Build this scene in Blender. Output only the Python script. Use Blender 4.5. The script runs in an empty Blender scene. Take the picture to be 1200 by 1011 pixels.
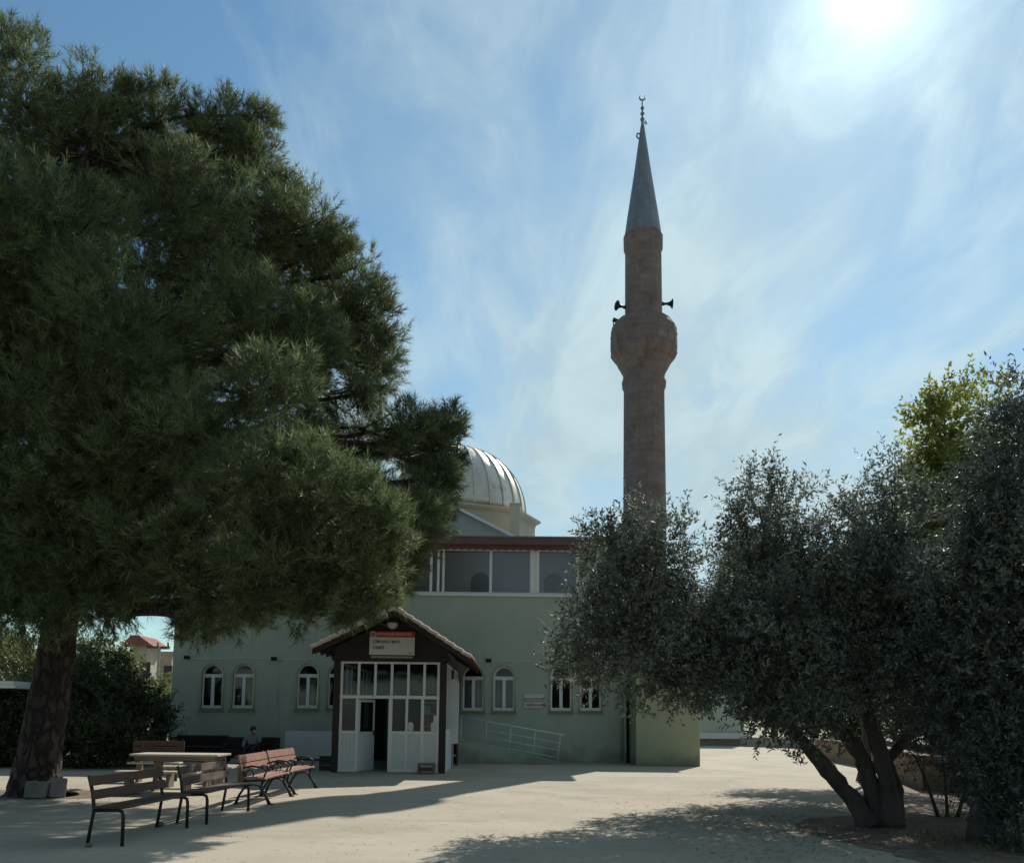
import bpy, math, random
import numpy as np
from mathutils import Vector, Matrix, Euler
random.seed(7)
rng = np.random.default_rng(11)
sc = bpy.context.scene
COL = sc.collection
rad = math.radians

# ---------------------------------------------------------------- camera
F = 1040.0
PITCH, ROLL, CZ = rad(6.3), rad(0.62), 1.6
R3 = (Matrix.Rotation(rad(90) + PITCH, 3, 'X') @ Matrix.Rotation(ROLL, 3, 'Z'))
CAM = Vector((0, 0, CZ))
def ray(px, py):
    return (R3 @ Vector(((px - 600) / F, -(py - 723) / F, -1))).normalized()
def P(px, py, D):
    """world point seen at photo position (px,py) on the vertical plane D metres ahead"""
    d = ray(px, py)
    return CAM + d * (D / d.y)
def X(px, D, py=838): return P(px, py, D).x
def Z(px, py, D): return P(px, py, D).z
cd = bpy.data.cameras.new('camera'); cam = bpy.data.objects.new('camera', cd); COL.objects.link(cam)
cam.location = CAM; cam.rotation_euler = R3.to_euler()
cd.sensor_width = 36; cd.lens = F / 1200 * 36
cd.shift_y = (723 - 505.5) / 1200; cd.clip_end = 6000; cd.clip_start = .05
sc.camera = cam

# ---------------------------------------------------------------- sky, sun
SUN = ray(1022, -22)
el = math.asin(SUN.z); az = math.atan2(SUN.x, SUN.y)
w = bpy.data.worlds.new("World"); sc.world = w; w.use_nodes = True
nt = w.node_tree; nt.nodes.clear()
def N(t, **k):
    n = nt.nodes.new(t)
    for a, b in k.items(): setattr(n, a, b)
    return n
def L(a, b): nt.links.new(a, b)
out = N('ShaderNodeOutputWorld'); bg = N('ShaderNodeBackground'); bg.inputs[1].default_value = .102
sky = N('ShaderNodeTexSky', sky_type='NISHITA'); sky.sun_disc = False
sky.sun_elevation = el; sky.sun_rotation = az; sky.air_density = 1.0; sky.dust_density = .05; sky.ozone_density = 3.0
tc = N('ShaderNodeTexCoord')
sx = N('ShaderNodeSeparateXYZ'); L(tc.outputs['Generated'], sx.inputs[0])
def M(op, a, b=None, c=None, clamp=False):
    n = N('ShaderNodeMath', operation=op); n.use_clamp = clamp
    for i, v in enumerate((a, b, c)):
        if v is None: continue
        if isinstance(v, (int, float)): n.inputs[i].default_value = v
        else: L(v, n.inputs[i])
    return n.outputs[0]
zz = M('ADD', M('MAXIMUM', sx.outputs[2], 0.0), .16)
cx = N('ShaderNodeCombineXYZ'); L(M('DIVIDE', sx.outputs[0], zz), cx.inputs[0]); L(M('DIVIDE', sx.outputs[1], zz), cx.inputs[1])
def cloud(scale, rot, sc3, detail, dist, lo, hi, off=0):
    mp = N('ShaderNodeMapping'); mp.inputs['Rotation'].default_value = (0, 0, rad(rot)); mp.inputs['Scale'].default_value = sc3
    mp.inputs['Location'].default_value = (off, off * .7, 0)
    L(cx.outputs[0], mp.inputs[0])
    no = N('ShaderNodeTexNoise'); no.inputs['Scale'].default_value = scale; no.inputs['Detail'].default_value = detail
    no.inputs['Roughness'].default_value = .58; no.inputs['Distortion'].default_value = dist
    L(mp.outputs[0], no.inputs['Vector'])
    r = N('ShaderNodeMapRange'); r.inputs[1].default_value = lo; r.inputs[2].default_value = hi; L(no.outputs[0], r.inputs[0])
    r.interpolation_type = 'SMOOTHSTEP'
    return r.outputs[0]
c1 = cloud(1.7, 38, (1.0, .62, 1), 11, .35, .28, .74, 1.3)
c2 = cloud(5.5, 50, (1.0, .45, 1), 12, .6, .34, .72, 4.1)
c3 = cloud(.6, 10, (1, 1, 1), 3, .2, .3, .66, 2.2)
# cirrus sheet gets thicker towards the sun side (+x) and towards the horizon
side = N('ShaderNodeMapRange'); side.inputs[1].default_value = -.48; side.inputs[2].default_value = .06
L(sx.outputs[0], side.inputs[0])
low = N('ShaderNodeMapRange'); low.inputs[1].default_value = .60; low.inputs[2].default_value = .25; L(sx.outputs[2], low.inputs[0])
amt = M('ADD', M('MULTIPLY', side.outputs[0], .62), M('MULTIPLY', low.outputs[0], .34), clamp=True)
tex = M('ADD', M('MULTIPLY', c1, .55), M('ADD', M('MULTIPLY', c2, .30), M('MULTIPLY', c3, .25)))
mask = M('ADD', M('MULTIPLY', M('SUBTRACT', tex, .55), 1.3), M('SUBTRACT', M('MULTIPLY', amt, 1.02), .03))
mask = M('MULTIPLY', M('MINIMUM', M('MAXIMUM', mask, 0.0), 1.0), .93)
dt = N('ShaderNodeVectorMath', operation='DOT_PRODUCT'); L(tc.outputs['Generated'], dt.inputs[0]); dt.inputs[1].default_value = SUN
dpos = M('MAXIMUM', dt.outputs['Value'], 0.0)
glow = M('ADD', M('MULTIPLY', M('POWER', dpos, 150), 4.0), M('ADD', M('MULTIPLY', M('POWER', dpos, 14), .9), M('MULTIPLY', M('POWER', dpos, 2000), 10.0)))
cb = M('ADD', M('ADD', M('ADD', 2.75, M('MULTIPLY', c2, 1.2)), M('MULTIPLY', dpos, 3.8)), glow)
cc = N('ShaderNodeCombineXYZ'); L(M('MULTIPLY', cb, .765), cc.inputs[0]); L(M('MULTIPLY', cb, .97), cc.inputs[1]); L(M('MULTIPLY', cb, 1.03), cc.inputs[2])
tint = N('ShaderNodeMix', data_type='RGBA', blend_type='MULTIPLY'); tint.inputs[0].default_value = 1
L(sky.outputs[0], tint.inputs[6])
fw = M('ADD', .62, M('MULTIPLY', dpos, .48)); tcm = N('ShaderNodeCombineXYZ')
for i_, v_ in enumerate((1.10, 1.30, 1.16)): L(M('MULTIPLY', fw, v_), tcm.inputs[i_])
L(tcm.outputs[0], tint.inputs[7])
mx = N('ShaderNodeMix', data_type='RGBA'); L(mask, mx.inputs[0]); L(tint.outputs[2], mx.inputs[6]); L(cc.outputs[0], mx.inputs[7])
L(mx.outputs[2], bg.inputs[0]); L(bg.outputs[0], out.inputs[0])
sl = bpy.data.lights.new('sun', 'SUN'); so = bpy.data.objects.new('sun', sl); COL.objects.link(so)
sl.energy = 5.0; sl.angle = rad(.53); sl.color = (1, .94, .84)
so.rotation_euler = (-SUN).to_track_quat('-Z', 'Y').to_euler(); so.location = (20, 30, 40)
vs = sc.view_settings; vs.view_transform = 'Standard'; vs.look = 'None'; vs.gamma = 1; vs.exposure = 0
sc.cycles.max_bounces = 8; sc.cycles.transparent_max_bounces = 12

# ---------------------------------------------------------------- materials
def mat(name, col, rough=.8, var=.18, scale=4, metal=0, col2=None, bump=.0, bscale=40, spec=.4, detail=6, stretch=None):
    m = bpy.data.materials.new(name); m.use_nodes = True; t = m.node_tree; n = t.nodes; b = n['Principled BSDF']
    b.inputs['Roughness'].default_value = rough; b.inputs['Metallic'].default_value = metal
    b.inputs['Specular IOR Level'].default_value = spec
    tc = n.new('ShaderNodeTexCoord'); mp = n.new('ShaderNodeMapping'); t.links.new(tc.outputs['Object'], mp.inputs[0])
    if stretch: mp.inputs['Scale'].default_value = stretch
    no = n.new('ShaderNodeTexNoise'); no.inputs['Scale'].default_value = scale; no.inputs['Detail'].default_value = detail
    no.inputs['Roughness'].default_value = .65
    t.links.new(mp.outputs[0], no.inputs['Vector'])
    mr = n.new('ShaderNodeMapRange'); mr.inputs[1].default_value = .3; mr.inputs[2].default_value = .7; t.links.new(no.outputs[0], mr.inputs[0])
    mix = n.new('ShaderNodeMix'); mix.data_type = 'RGBA'; t.links.new(mr.outputs[0], mix.inputs[0])
    c2 = col2 or tuple(c * (1 - var) for c in col)
    mix.inputs[6].default_value = (*c2, 1); mix.inputs[7].default_value = (*(col if col2 else tuple(min(1, c * (1 + var)) for c in col)), 1)
    t.links.new(mix.outputs[2], b.inputs['Base Color'])
    if bump:
        n2 = n.new('ShaderNodeTexNoise'); n2.inputs['Scale'].default_value = bscale; n2.inputs['Detail'].default_value = 5
        t.links.new(mp.outputs[0], n2.inputs['Vector'])
        bp = n.new('ShaderNodeBump'); bp.inputs['Strength'].default_value = bump; bp.inputs['Distance'].default_value = .03
        t.links.new(n2.outputs[0], bp.inputs['Height']); t.links.new(bp.outputs[0], b.inputs['Normal'])
    m['mixnode'] = mix.name
    return m
def leafmat(name, c1, c2, trans=.35, rough=.45, tcol=None, spec=.5):
    m = bpy.data.materials.new(name); m.use_nodes = True; t = m.node_tree; n = t.nodes; b = n['Principled BSDF']
    b.inputs['Roughness'].default_value = rough; b.inputs['Specular IOR Level'].default_value = spec
    g = n.new('ShaderNodeNewGeometry'); mix = n.new('ShaderNodeMix'); mix.data_type = 'RGBA'
    t.links.new(g.outputs['Random Per Island'], mix.inputs[0])
    mix.inputs[6].default_value = (*c1, 1); mix.inputs[7].default_value = (*c2, 1)
    tc = n.new('ShaderNodeTexCoord'); no = n.new('ShaderNodeTexNoise'); no.inputs['Scale'].default_value = .9; no.inputs['Detail'].default_value = 3
    t.links.new(tc.outputs['Object'], no.inputs['Vector'])
    mul = n.new('ShaderNodeMix'); mul.data_type = 'RGBA'; mul.blend_type = 'MULTIPLY'; mul.inputs[0].default_value = 1
    cr = n.new('ShaderNodeMapRange'); cr.inputs[1].default_value = .3; cr.inputs[2].default_value = .7; cr.inputs[3].default_value = .55; cr.inputs[4].default_value = 1.45; no.inputs['Scale'].default_value = 1.4
    t.links.new(no.outputs[0], cr.inputs[0]); t.links.new(mix.outputs[2], mul.inputs[6]); t.links.new(cr.outputs[0], mul.inputs[7])
    t.links.new(mul.outputs[2], b.inputs['Base Color'])
    tr = n.new('ShaderNodeBsdfTranslucent'); ms = n.new('ShaderNodeMixShader'); ms.inputs[0].default_value = trans
    if tcol: tr.inputs[0].default_value = (*tcol, 1)
    else: t.links.new(mul.outputs[2], tr.inputs[0])
    t.links.new(b.outputs[0], ms.inputs[1]); t.links.new(tr.outputs[0], ms.inputs[2])
    t.links.new(ms.outputs[0], n['Material Output'].inputs[0])
    return m
def glassmat(name, tint=(.8, .85, .88), refl=1.0, rg=.03):
    m = bpy.data.materials.new(name); m.use_nodes = True; t = m.node_tree; n = t.nodes; n.remove(n['Principled BSDF'])
    tr = n.new('ShaderNodeBsdfTransparent'); tr.inputs[0].default_value = (*tint, 1)
    gl = n.new('ShaderNodeBsdfGlossy'); gl.inputs['Roughness'].default_value = rg
    fr = n.new('ShaderNodeFresnel'); fr.inputs[0].default_value = 1.5
    mu = n.new('ShaderNodeMath'); mu.operation = 'MULTIPLY'; mu.inputs[1].default_value = refl; mu.use_clamp = True
    t.links.new(fr.outputs[0], mu.inputs[0])
    ms = n.new('ShaderNodeMixShader'); t.links.new(mu.outputs[0], ms.inputs[0]); t.links.new(tr.outputs[0], ms.inputs[1]); t.links.new(gl.outputs[0], ms.inputs[2])
    t.links.new(ms.outputs[0], n['Material Output'].inputs[0])
    return m
def layer(m, col, scale, lo, hi, fac=1.0, stretch=None):
    """adds a second, sparser layer of dirt or wear on a mat() material"""
    t = m.node_tree; n = t.nodes; b = n['Principled BSDF']; src = b.inputs['Base Color'].links[0].from_socket
    tc = n.new('ShaderNodeTexCoord'); mp = n.new('ShaderNodeMapping'); t.links.new(tc.outputs['Object'], mp.inputs[0])
    if stretch: mp.inputs['Scale'].default_value = stretch
    mp.inputs['Location'].default_value = (3.7, 1.1, 5.3)
    no = n.new('ShaderNodeTexNoise'); no.inputs['Scale'].default_value = scale; no.inputs['Detail'].default_value = 7; no.inputs['Roughness'].default_value = .62
    t.links.new(mp.outputs[0], no.inputs['Vector'])
    mr = n.new('ShaderNodeMapRange'); mr.inputs[1].default_value = lo; mr.inputs[2].default_value = hi; mr.inputs[4].default_value = fac; mr.interpolation_type = 'SMOOTHSTEP'
    t.links.new(no.outputs[0], mr.inputs[0])
    mix = n.new('ShaderNodeMix'); mix.data_type = 'RGBA'; t.links.new(mr.outputs[0], mix.inputs[0]); t.links.new(src, mix.inputs[6]); mix.inputs[7].default_value = (*col, 1)
    t.links.new(mix.outputs[2], b.inputs['Base Color'])
def brick_layer(m, scale, mortar, bw=.5, rh=.25, msize=.02, dark=.75, axes='xz', strength=.6, cyl=None):
    t = m.node_tree; n = t.nodes; b = n['Principled BSDF']; src = b.inputs['Base Color'].links[0].from_socket
    tc = n.new('ShaderNodeTexCoord'); s = n.new('ShaderNodeSeparateXYZ'); t.links.new(tc.outputs['Object'], s.inputs[0])
    c = n.new('ShaderNodeCombineXYZ')
    if cyl:
        at = n.new('ShaderNodeMath'); at.operation = 'ARCTAN2'; t.links.new(s.outputs[1], at.inputs[0]); t.links.new(s.outputs[0], at.inputs[1])
        mu = n.new('ShaderNodeMath'); mu.operation = 'MULTIPLY'; mu.inputs[1].default_value = cyl; t.links.new(at.outputs[0], mu.inputs[0])
        t.links.new(mu.outputs[0], c.inputs[0]); t.links.new(s.outputs[2], c.inputs[1])
    else:
        t.links.new(s.outputs['xyz'.index(axes[0])], c.inputs[0]); t.links.new(s.outputs['xyz'.index(axes[1])], c.inputs[1])
    br = n.new('ShaderNodeTexBrick'); br.inputs['Scale'].default_value = scale; br.inputs['Brick Width'].default_value = bw
    br.inputs['Row Height'].default_value = rh; br.inputs['Mortar Size'].default_value = msize
    br.inputs['Color1'].default_value = (1, 1, 1, 1); br.inputs['Color2'].default_value = (dark, dark, dark, 1); br.inputs['Mortar'].default_value = (*mortar, 1)
    t.links.new(c.outputs[0], br.inputs['Vector'])
    mix = n.new('ShaderNodeMix'); mix.data_type = 'RGBA'; mix.blend_type = 'MULTIPLY'; mix.inputs[0].default_value = strength
    t.links.new(src, mix.inputs[6]); t.links.new(br.outputs[0], mix.inputs[7]); t.links.new(mix.outputs[2], b.inputs['Base Color'])

MT = {}
MT['wall'] = mat('green_render', (.43, .50, .425), .9, .07, .7, bump=.15, bscale=30); layer(MT['wall'], (.25, .30, .25), .8, .50, .75, .4, (1, 1, .25)); layer(MT['wall'], (.22, .25, .2), 3.5, .56, .75, .45, (1, 1, .12)); layer(MT['wall'], (.42, .49, .40), .5, .55, .7, .35)
MT['cream'] = mat('cream_render', (.50, .49, .40), .9, .07, .8, bump=.15); layer(MT['cream'], (.33, .33, .27), 1.4, .5, .75, .4, (1, 1, .3))
MT['wall2'] = mat('pale_green_render', (.39, .42, .29), .9, .07, .8, bump=.15); layer(MT['wall2'], (.30, .33, .24), 1.2, .5, .75, .4, (1, 1, .3))
def damp(m, col, z1, fac):
    t = m.node_tree; n = t.nodes; b = n['Principled BSDF']; src = b.inputs['Base Color'].links[0].from_socket
    g_ = n.new('ShaderNodeTexCoord'); s_ = n.new('ShaderNodeSeparateXYZ'); t.links.new(g_.outputs['Object'], s_.inputs[0])
    no = n.new('ShaderNodeTexNoise'); no.inputs['Scale'].default_value = 1.6; no.inputs['Detail'].default_value = 7; t.links.new(g_.outputs['Object'], no.inputs['Vector'])
    ad = n.new('ShaderNodeMath'); ad.operation = 'MULTIPLY_ADD'; t.links.new(no.outputs[0], ad.inputs[0]); ad.inputs[1].default_value = -1.6; t.links.new(s_.outputs[2], ad.inputs[2])
    mr = n.new('ShaderNodeMapRange'); mr.inputs[1].default_value = z1 - .8; mr.inputs[2].default_value = -.75; mr.inputs[3].default_value = 0; mr.inputs[4].default_value = fac; t.links.new(ad.outputs[0], mr.inputs[0])
    mix = n.new('ShaderNodeMix'); mix.data_type = 'RGBA'; t.links.new(mr.outputs[0], mix.inputs[0]); t.links.new(src, mix.inputs[6]); mix.inputs[7].default_value = (*col, 1)
    t.links.new(mix.outputs[2], b.inputs['Base Color'])
damp(MT['wall'], (.21, .22, .18), .55, .7); damp(MT['wall2'], (.2, .2, .15), .5, .7)
MT['grey'] = mat('grey_green_render', (.45, .48, .45), .9, .08, 1)
MT['upvc'] = mat('white_upvc', (.80, .82, .82), .35, .05, 3)
MT['white'] = mat('white_panel', (.72, .74, .74), .5, .06, 2); layer(MT['white'], (.45, .44, .4), 2, .55, .75, .35, (1, 1, .4))
MT['wood_dark'] = mat('dark_stained_wood', (.03, .021, .019), .55, .3, 6, stretch=(1, 1, 8))
MT['fascia'] = mat('purple_brown_fascia', (.16, .09, .09), .6, .15, 3)
MT['tile'] = mat('clay_tile', (.42, .22, .14), .8, .25, 5); layer(MT['tile'], (.4, .36, .3), 6, .5, .7, .6)
MT['verge'] = mat('pale_mortar', (.62, .55, .48), .9, .15, 8)
MT['glass'] = glassmat('window_glass', (.8, .84, .86))
MT['glass_dark'] = glassmat('tinted_glass', (.30, .36, .45), 1.1)
MT['glass_gal'] = glassmat('gallery_glass', (.84, .85, .90), 2.6, .22)
MT['curtain'] = mat('curtain', (.55, .55, .5), .9, .1, 6)
MT['dark'] = mat('dark_interior', (.05, .05, .055), .9, .2, 3)
MT['inner'] = mat('inner_wall', (.42, .40, .42), .9, .08, 2)
MT['gal'] = mat('gallery_plaster', (.74, .74, .78), .9, .05, 2)
MT['beige'] = mat('beige_wall', (.6, .55, .4), .9, .08, 2)
MT['lead'] = mat('lead_sheet', (.20, .235, .28), .55, .18, 3, metal=.3, spec=.5)
MT['dome'] = mat('dome_sheet', (.70, .66, .57), .45, .12, 3, metal=.7, spec=.5); layer(MT['dome'], (.3, .35, .38), 2.5, .55, .72, .6)
MT['stone'] = mat('minaret_stone', (.225, .185, .178), .9, .25, 2.2, bump=.3, bscale=18); layer(MT['stone'], (.13, .09, .08), 1.2, .55, .72, .6); brick_layer(MT['stone'], 1, (.72, .68, .64), .55, .26, .018, .80, cyl=.85, strength=.6)
MT['bark'] = mat('pine_bark', (.105, .075, .062), .95, .35, 5, bump=0, stretch=(1, 1, .35), col2=(.04, .03, .027))
def bark_plates(m, scale, st):
    t = m.node_tree; n = t.nodes; b = n['Principled BSDF']; src = b.inputs['Base Color'].links[0].from_socket
    tc = n.new('ShaderNodeTexCoord'); mp = n.new('ShaderNodeMapping'); mp.inputs['Scale'].default_value = st; t.links.new(tc.outputs['Object'], mp.inputs[0])
    ds = n.new('ShaderNodeTexNoise'); ds.inputs['Scale'].default_value = 6; t.links.new(mp.outputs[0], ds.inputs['Vector'])
    ad = n.new('ShaderNodeMix'); ad.data_type = 'RGBA'; ad.blend_type = 'ADD'; ad.inputs[0].default_value = .25; t.links.new(mp.outputs[0], ad.inputs[6]); t.links.new(ds.outputs['Color'], ad.inputs[7])
    vo = n.new('ShaderNodeTexVoronoi'); vo.feature = 'DISTANCE_TO_EDGE'; vo.inputs['Scale'].default_value = scale; t.links.new(ad.outputs[2], vo.inputs['Vector'])
    mr = n.new('ShaderNodeMapRange'); mr.inputs[1].default_value = .0; mr.inputs[2].default_value = .22; t.links.new(vo.outputs['Distance'], mr.inputs[0])
    mix = n.new('ShaderNodeMix'); mix.data_type = 'RGBA'; t.links.new(mr.outputs[0], mix.inputs[0]); mix.inputs[6].default_value = (.022, .017, .015, 1); t.links.new(src, mix.inputs[7])
    t.links.new(mix.outputs[2], b.inputs['Base Color'])
    bp = n.new('ShaderNodeBump'); bp.inputs['Strength'].default_value = 1; bp.inputs['Distance'].default_value = .06; t.links.new(mr.outputs[0], bp.inputs['Height'])
    t.links.new(bp.outputs[0], b.inputs['Normal'])
bark_plates(MT['bark'], 5.5, (1, 1, .42))
MT['obark'] = mat('olive_bark', (.12, .10, .085), .95, .35, 6, bump=1.0, bscale=14, stretch=(1, 1, .4), col2=(.045, .04, .035))
MT['pine'] = leafmat('pine_needles', (.036, .062, .026), (.24, .29, .14), .40, .5, None, .4)
MT['olive'] = leafmat('olive_leaves', (.045, .06, .040), (.24, .27, .22), .34, .54, None, .45)
MT['olive2'] = leafmat('dusky_leaves', (.04, .058, .045), (.17, .20, .17), .28, .46, None, .5)
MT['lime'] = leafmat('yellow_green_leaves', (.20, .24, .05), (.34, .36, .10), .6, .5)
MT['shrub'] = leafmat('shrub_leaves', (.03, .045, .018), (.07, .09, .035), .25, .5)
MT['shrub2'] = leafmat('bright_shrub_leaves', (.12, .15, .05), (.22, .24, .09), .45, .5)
MT['metal'] = mat('black_metal', (.025, .025, .027), .5, .2, 6, metal=.3)
MT['slat'] = mat('brown_slats', (.085, .052, .036), .6, .28, 4, stretch=(8, 1, 8), bump=.3)
MT['redslat'] = mat('red_brown_slats', (.28, .14, .095), .5, .22, 4, stretch=(8, 1, 8), bump=.3); layer(MT['redslat'], (.42, .3, .22), 5, .52, .7, .5, (4, 1, 4))
MT['oldwood'] = mat('weathered_wood', (.22, .175, .125), .75, .25, 3, stretch=(1, 6, 6), bump=.3)
MT['palewood'] = mat('sunlit_tone_wood', (.52, .48, .40), .75, .15, 3, stretch=(1, 6, 6), bump=.3)  # paler tone paints sunlight into the table top and seat planks
MT['sofa'] = mat('dark_upholstery', (.035, .025, .028), .85, .3, 8)
MT['plastic'] = mat('black_plastic', (.02, .022, .024), .5, .2, 5)
MT['rail'] = mat('white_painted_rail', (.62, .68, .68), .4, .06, 4)
MT['conc'] = mat('concrete', (.34, .33, .30), .9, .18, 4, bump=.4)
MT['blockstone'] = mat('block_stone', (.20, .19, .185), .95, .25, 5, bump=.7)
MT['oldwall'] = mat('weathered_render', (.36, .35, .29), .95, .25, 1.5)
MT['oldtile'] = mat('old_red_tile', (.24, .10, .08), .85, .3, 4)
MT['red'] = mat('sign_red', (.55, .05, .035), .5, .05, 3)
MT['signwhite'] = mat('sign_white', (.66, .66, .64), .5, .04, 3)
MT['ink'] = mat('sign_ink', (.06, .05, .05), .6, .05, 3)
MT['shirt'] = mat('shirt', (.24, .29, .34), .9, .12, 10)
MT['trouser'] = mat('trousers', (.03, .03, .045), .9, .2, 10)
MT['skin'] = mat('skin', (.38, .22, .15), .6, .06, 8)
MT['hair'] = mat('hair', (.03, .025, .022), .7, .2, 20)
MT['litter'] = leafmat('dry_leaves', (.16, .10, .05), (.32, .23, .13), .2, .8)
MT['grass'] = leafmat('dry_grass', (.10, .11, .04), (.26, .22, .11), .3, .7)
# ground
g = mat('paved_concrete', (.425, .38, .295), .92, .12, .35, bump=.25, bscale=35, detail=9)
layer(g, (.31, .28, .225), .45, .48, .70, .7); layer(g, (.54, .49, .39), 1.7, .55, .8, .55); layer(g, (.22, .19, .15), 6, .58, .72, .7); layer(g, (.33, .295, .24), 1.0, .55, .66, .5, (.25, 2.2, 1))
brick_layer(g, 1, (.75, .74, .72), .2, .1, .005, .96, 'xy', .25)
MT['paving'] = g
MT['soil'] = mat('brown_soil', (.19, .145, .11), .95, .35, 2.5, bump=.7, bscale=20); layer(MT['soil'], (.34, .29, .23), 5, .52, .7, .6)
MT['earth'] = mat('dry_earth', (.32, .29, .22), .95, .25, .2, bump=.3)

# ---------------------------------------------------------------- mesh helpers
class MB:
    def __init__(s): s.v = []; s.f = []
    def add(s, vs, fs):
        o = len(s.v); s.v += [tuple(a) for a in vs]; s.f += [tuple(i + o for i in f) for f in fs]; return s
    def box(s, x0, x1, y0, y1, z0, z1, T=None):
        vs = [Vector((x, y, z)) for z in (z0, z1) for y in (y0, y1) for x in (x0, x1)]
        if T: vs = [T @ v for v in vs]
        return s.add(vs, [(0, 2, 3, 1), (4, 5, 7, 6), (0, 1, 5, 4), (2, 6, 7, 3), (0, 4, 6, 2), (1, 3, 7, 5)])
    def bar(s, a, b, wx, wz, up=(0, 0, 1)):
        a, b = Vector(a), Vector(b); d = (b - a); l = d.length; d.normalize(); u = Vector(up)
        if abs(d.dot(u)) > .95: u = Vector((0, 1, 0))
        r = d.cross(u).normalized(); u = r.cross(d)
        T = Matrix((( r.x, d.x, u.x, a.x), (r.y, d.y, u.y, a.y), (r.z, d.z, u.z, a.z), (0, 0, 0, 1)))
        return s.box(-wx / 2, wx / 2, 0, l, -wz / 2, wz / 2, T)
    def prism(s, poly, a0, a1, axis='y'):
        n = len(poly)
        def mk(p, q):
            return {'y': (p[0], q, p[1]), 'x': (q, p[0], p[1]), 'z': (p[0], p[1], q)}[axis]
        vs = [mk(p, a0) for p in poly] + [mk(p, a1) for p in poly]
        fs = [tuple(range(n))[::-1], tuple(range(n, 2 * n))] + [(i, (i + 1) % n, n + (i + 1) % n, n + i) for i in range(n)]
        return s.add(vs, fs)
    def tube(s, pts, rs, n=8, caps=True, jit=0):
        pts = [Vector(p) for p in pts]; k = len(pts)
        if isinstance(rs, (int, float)): rs = [rs] * k
        vs = []; u = None
        for i, p in enumerate(pts):
            d = (pts[min(i + 1, k - 1)] - pts[max(i - 1, 0)]).normalized()
            if u is None: u = d.orthogonal().normalized()
            else: u = (u - d * u.dot(d)).normalized()
            r = d.cross(u)
            for j in range(n):
                a = 2 * math.pi * j / n; q = rs[i] * (1 + (random.random() - .5) * jit)
                vs.append(p + (u * math.cos(a) + r * math.sin(a)) * q)
        fs = [(i * n + j, i * n + (j + 1) % n, (i + 1) * n + (j + 1) % n, (i + 1) * n + j) for i in range(k - 1) for j in range(n)]
        if caps: fs += [tuple(range(n))[::-1], tuple(range((k - 1) * n, k * n))]
        return s.add(vs, fs)
    def lathe(s, prof, n=24, c=(0, 0, 0), T=None, rot=0):
        vs = []
        for (r, z) in prof:
            for j in range(n):
                a = 2 * math.pi * (j + rot) / n; v = Vector((c[0] + r * math.cos(a), c[1] + r * math.sin(a), c[2] + z))
                vs.append(T @ v if T else v)
        k = len(prof)
        fs = [(i * n + j, i * n + (j + 1) % n, (i + 1) * n + (j + 1) % n, (i + 1) * n + j) for i in range(k - 1) for j in range(n)]
        fs += [tuple(range(n))[::-1], tuple(range((k - 1) * n, k * n))]
        return s.add(vs, fs)
    def build(s, name, m, parent=None, smooth=False, bevel=0, origin=None):
        me = bpy.data.meshes.new(name)
        vs = s.v
        if origin is not None: vs = [(v[0] - origin[0], v[1] - origin[1], v[2] - origin[2]) for v in vs]
        me.from_pydata(vs, [], s.f); me.update()
        return link(name, me, m, parent, smooth, bevel, origin)
def link(name, me, m, parent=None, smooth=False, bevel=0, origin=None):
    me.materials.append(MT[m] if isinstance(m, str) else m)
    o = bpy.data.objects.new(name, me); COL.objects.link(o)
    if origin is not None: o.location = origin
    if parent:
        o.parent = parent
    if smooth:
        me.polygons.foreach_set('use_smooth', [True] * len(me.polygons))
    if bevel:
        b = o.modifiers.new('bevel', 'BEVEL'); b.width = bevel; b.segments = 2; b.limit_method = 'ANGLE'
    return o
def tag(o, label=None, cat=None, group=None, kind=None):
    if label: o['label'] = label
    if cat: o['category'] = cat
    if group: o['group'] = group
    if kind: o['kind'] = kind
    return o
def empty(name, loc=(0, 0, 0), rz=0, **k):
    o = bpy.data.objects.new(name, None); COL.objects.link(o); o.location = loc; o.rotation_euler = (0, 0, rz); o.empty_display_size = .2
    return tag(o, **k)
def copy_tree(o, parent=None):
    c = o.copy(); COL.objects.link(c)
    if parent: c.parent = parent
    for ch in list(o.children): copy_tree(ch, c)
    return c
def plate(outer, holes, y0, thick, name, m, parent):
    """vertical wall panel in the XZ plane with real openings"""
    cu = bpy.data.curves.new('t', 'CURVE'); cu.dimensions = '2D'; cu.fill_mode = 'BOTH'; cu.extrude = thick / 2
    for ring in [outer] + holes:
        sp = cu.splines.new('POLY'); sp.points.add(len(ring) - 1); sp.use_cyclic_u = True
        for p, q in zip(sp.points, ring): p.co = (q[0], q[1], 0, 1)
    o = bpy.data.objects.new('t', cu); COL.objects.link(o)
    dg = bpy.context.evaluated_depsgraph_get(); me = bpy.data.meshes.new_from_object(o.evaluated_get(dg))
    bpy.data.objects.remove(o); me.materials.clear()
    for v in me.vertices: v.co = (v.co.x, y0 + thick / 2 - v.co.z, v.co.y)
    me.update(); me.name = name
    return link(name, me, m, parent)
def text(s, size, loc, m, parent, name='lettering', align='LEFT', depth=.004):
    cu = bpy.data.curves.new('t', 'FONT'); cu.body = s; cu.size = size; cu.extrude = depth; cu.align_x = align; cu.offset = size * .015
    o = bpy.data.objects.new('t', cu); COL.objects.link(o)
    dg = bpy.context.evaluated_depsgraph_get(); me = bpy.data.meshes.new_from_object(o.evaluated_get(dg))
    bpy.data.objects.remove(o); me.materials.clear()
    for v in me.vertices: v.co = (loc[0] + v.co.x, loc[1] - v.co.z, loc[2] + v.co.y)
    me.update(); me.name = name
    return link(name, me, m, parent)
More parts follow.
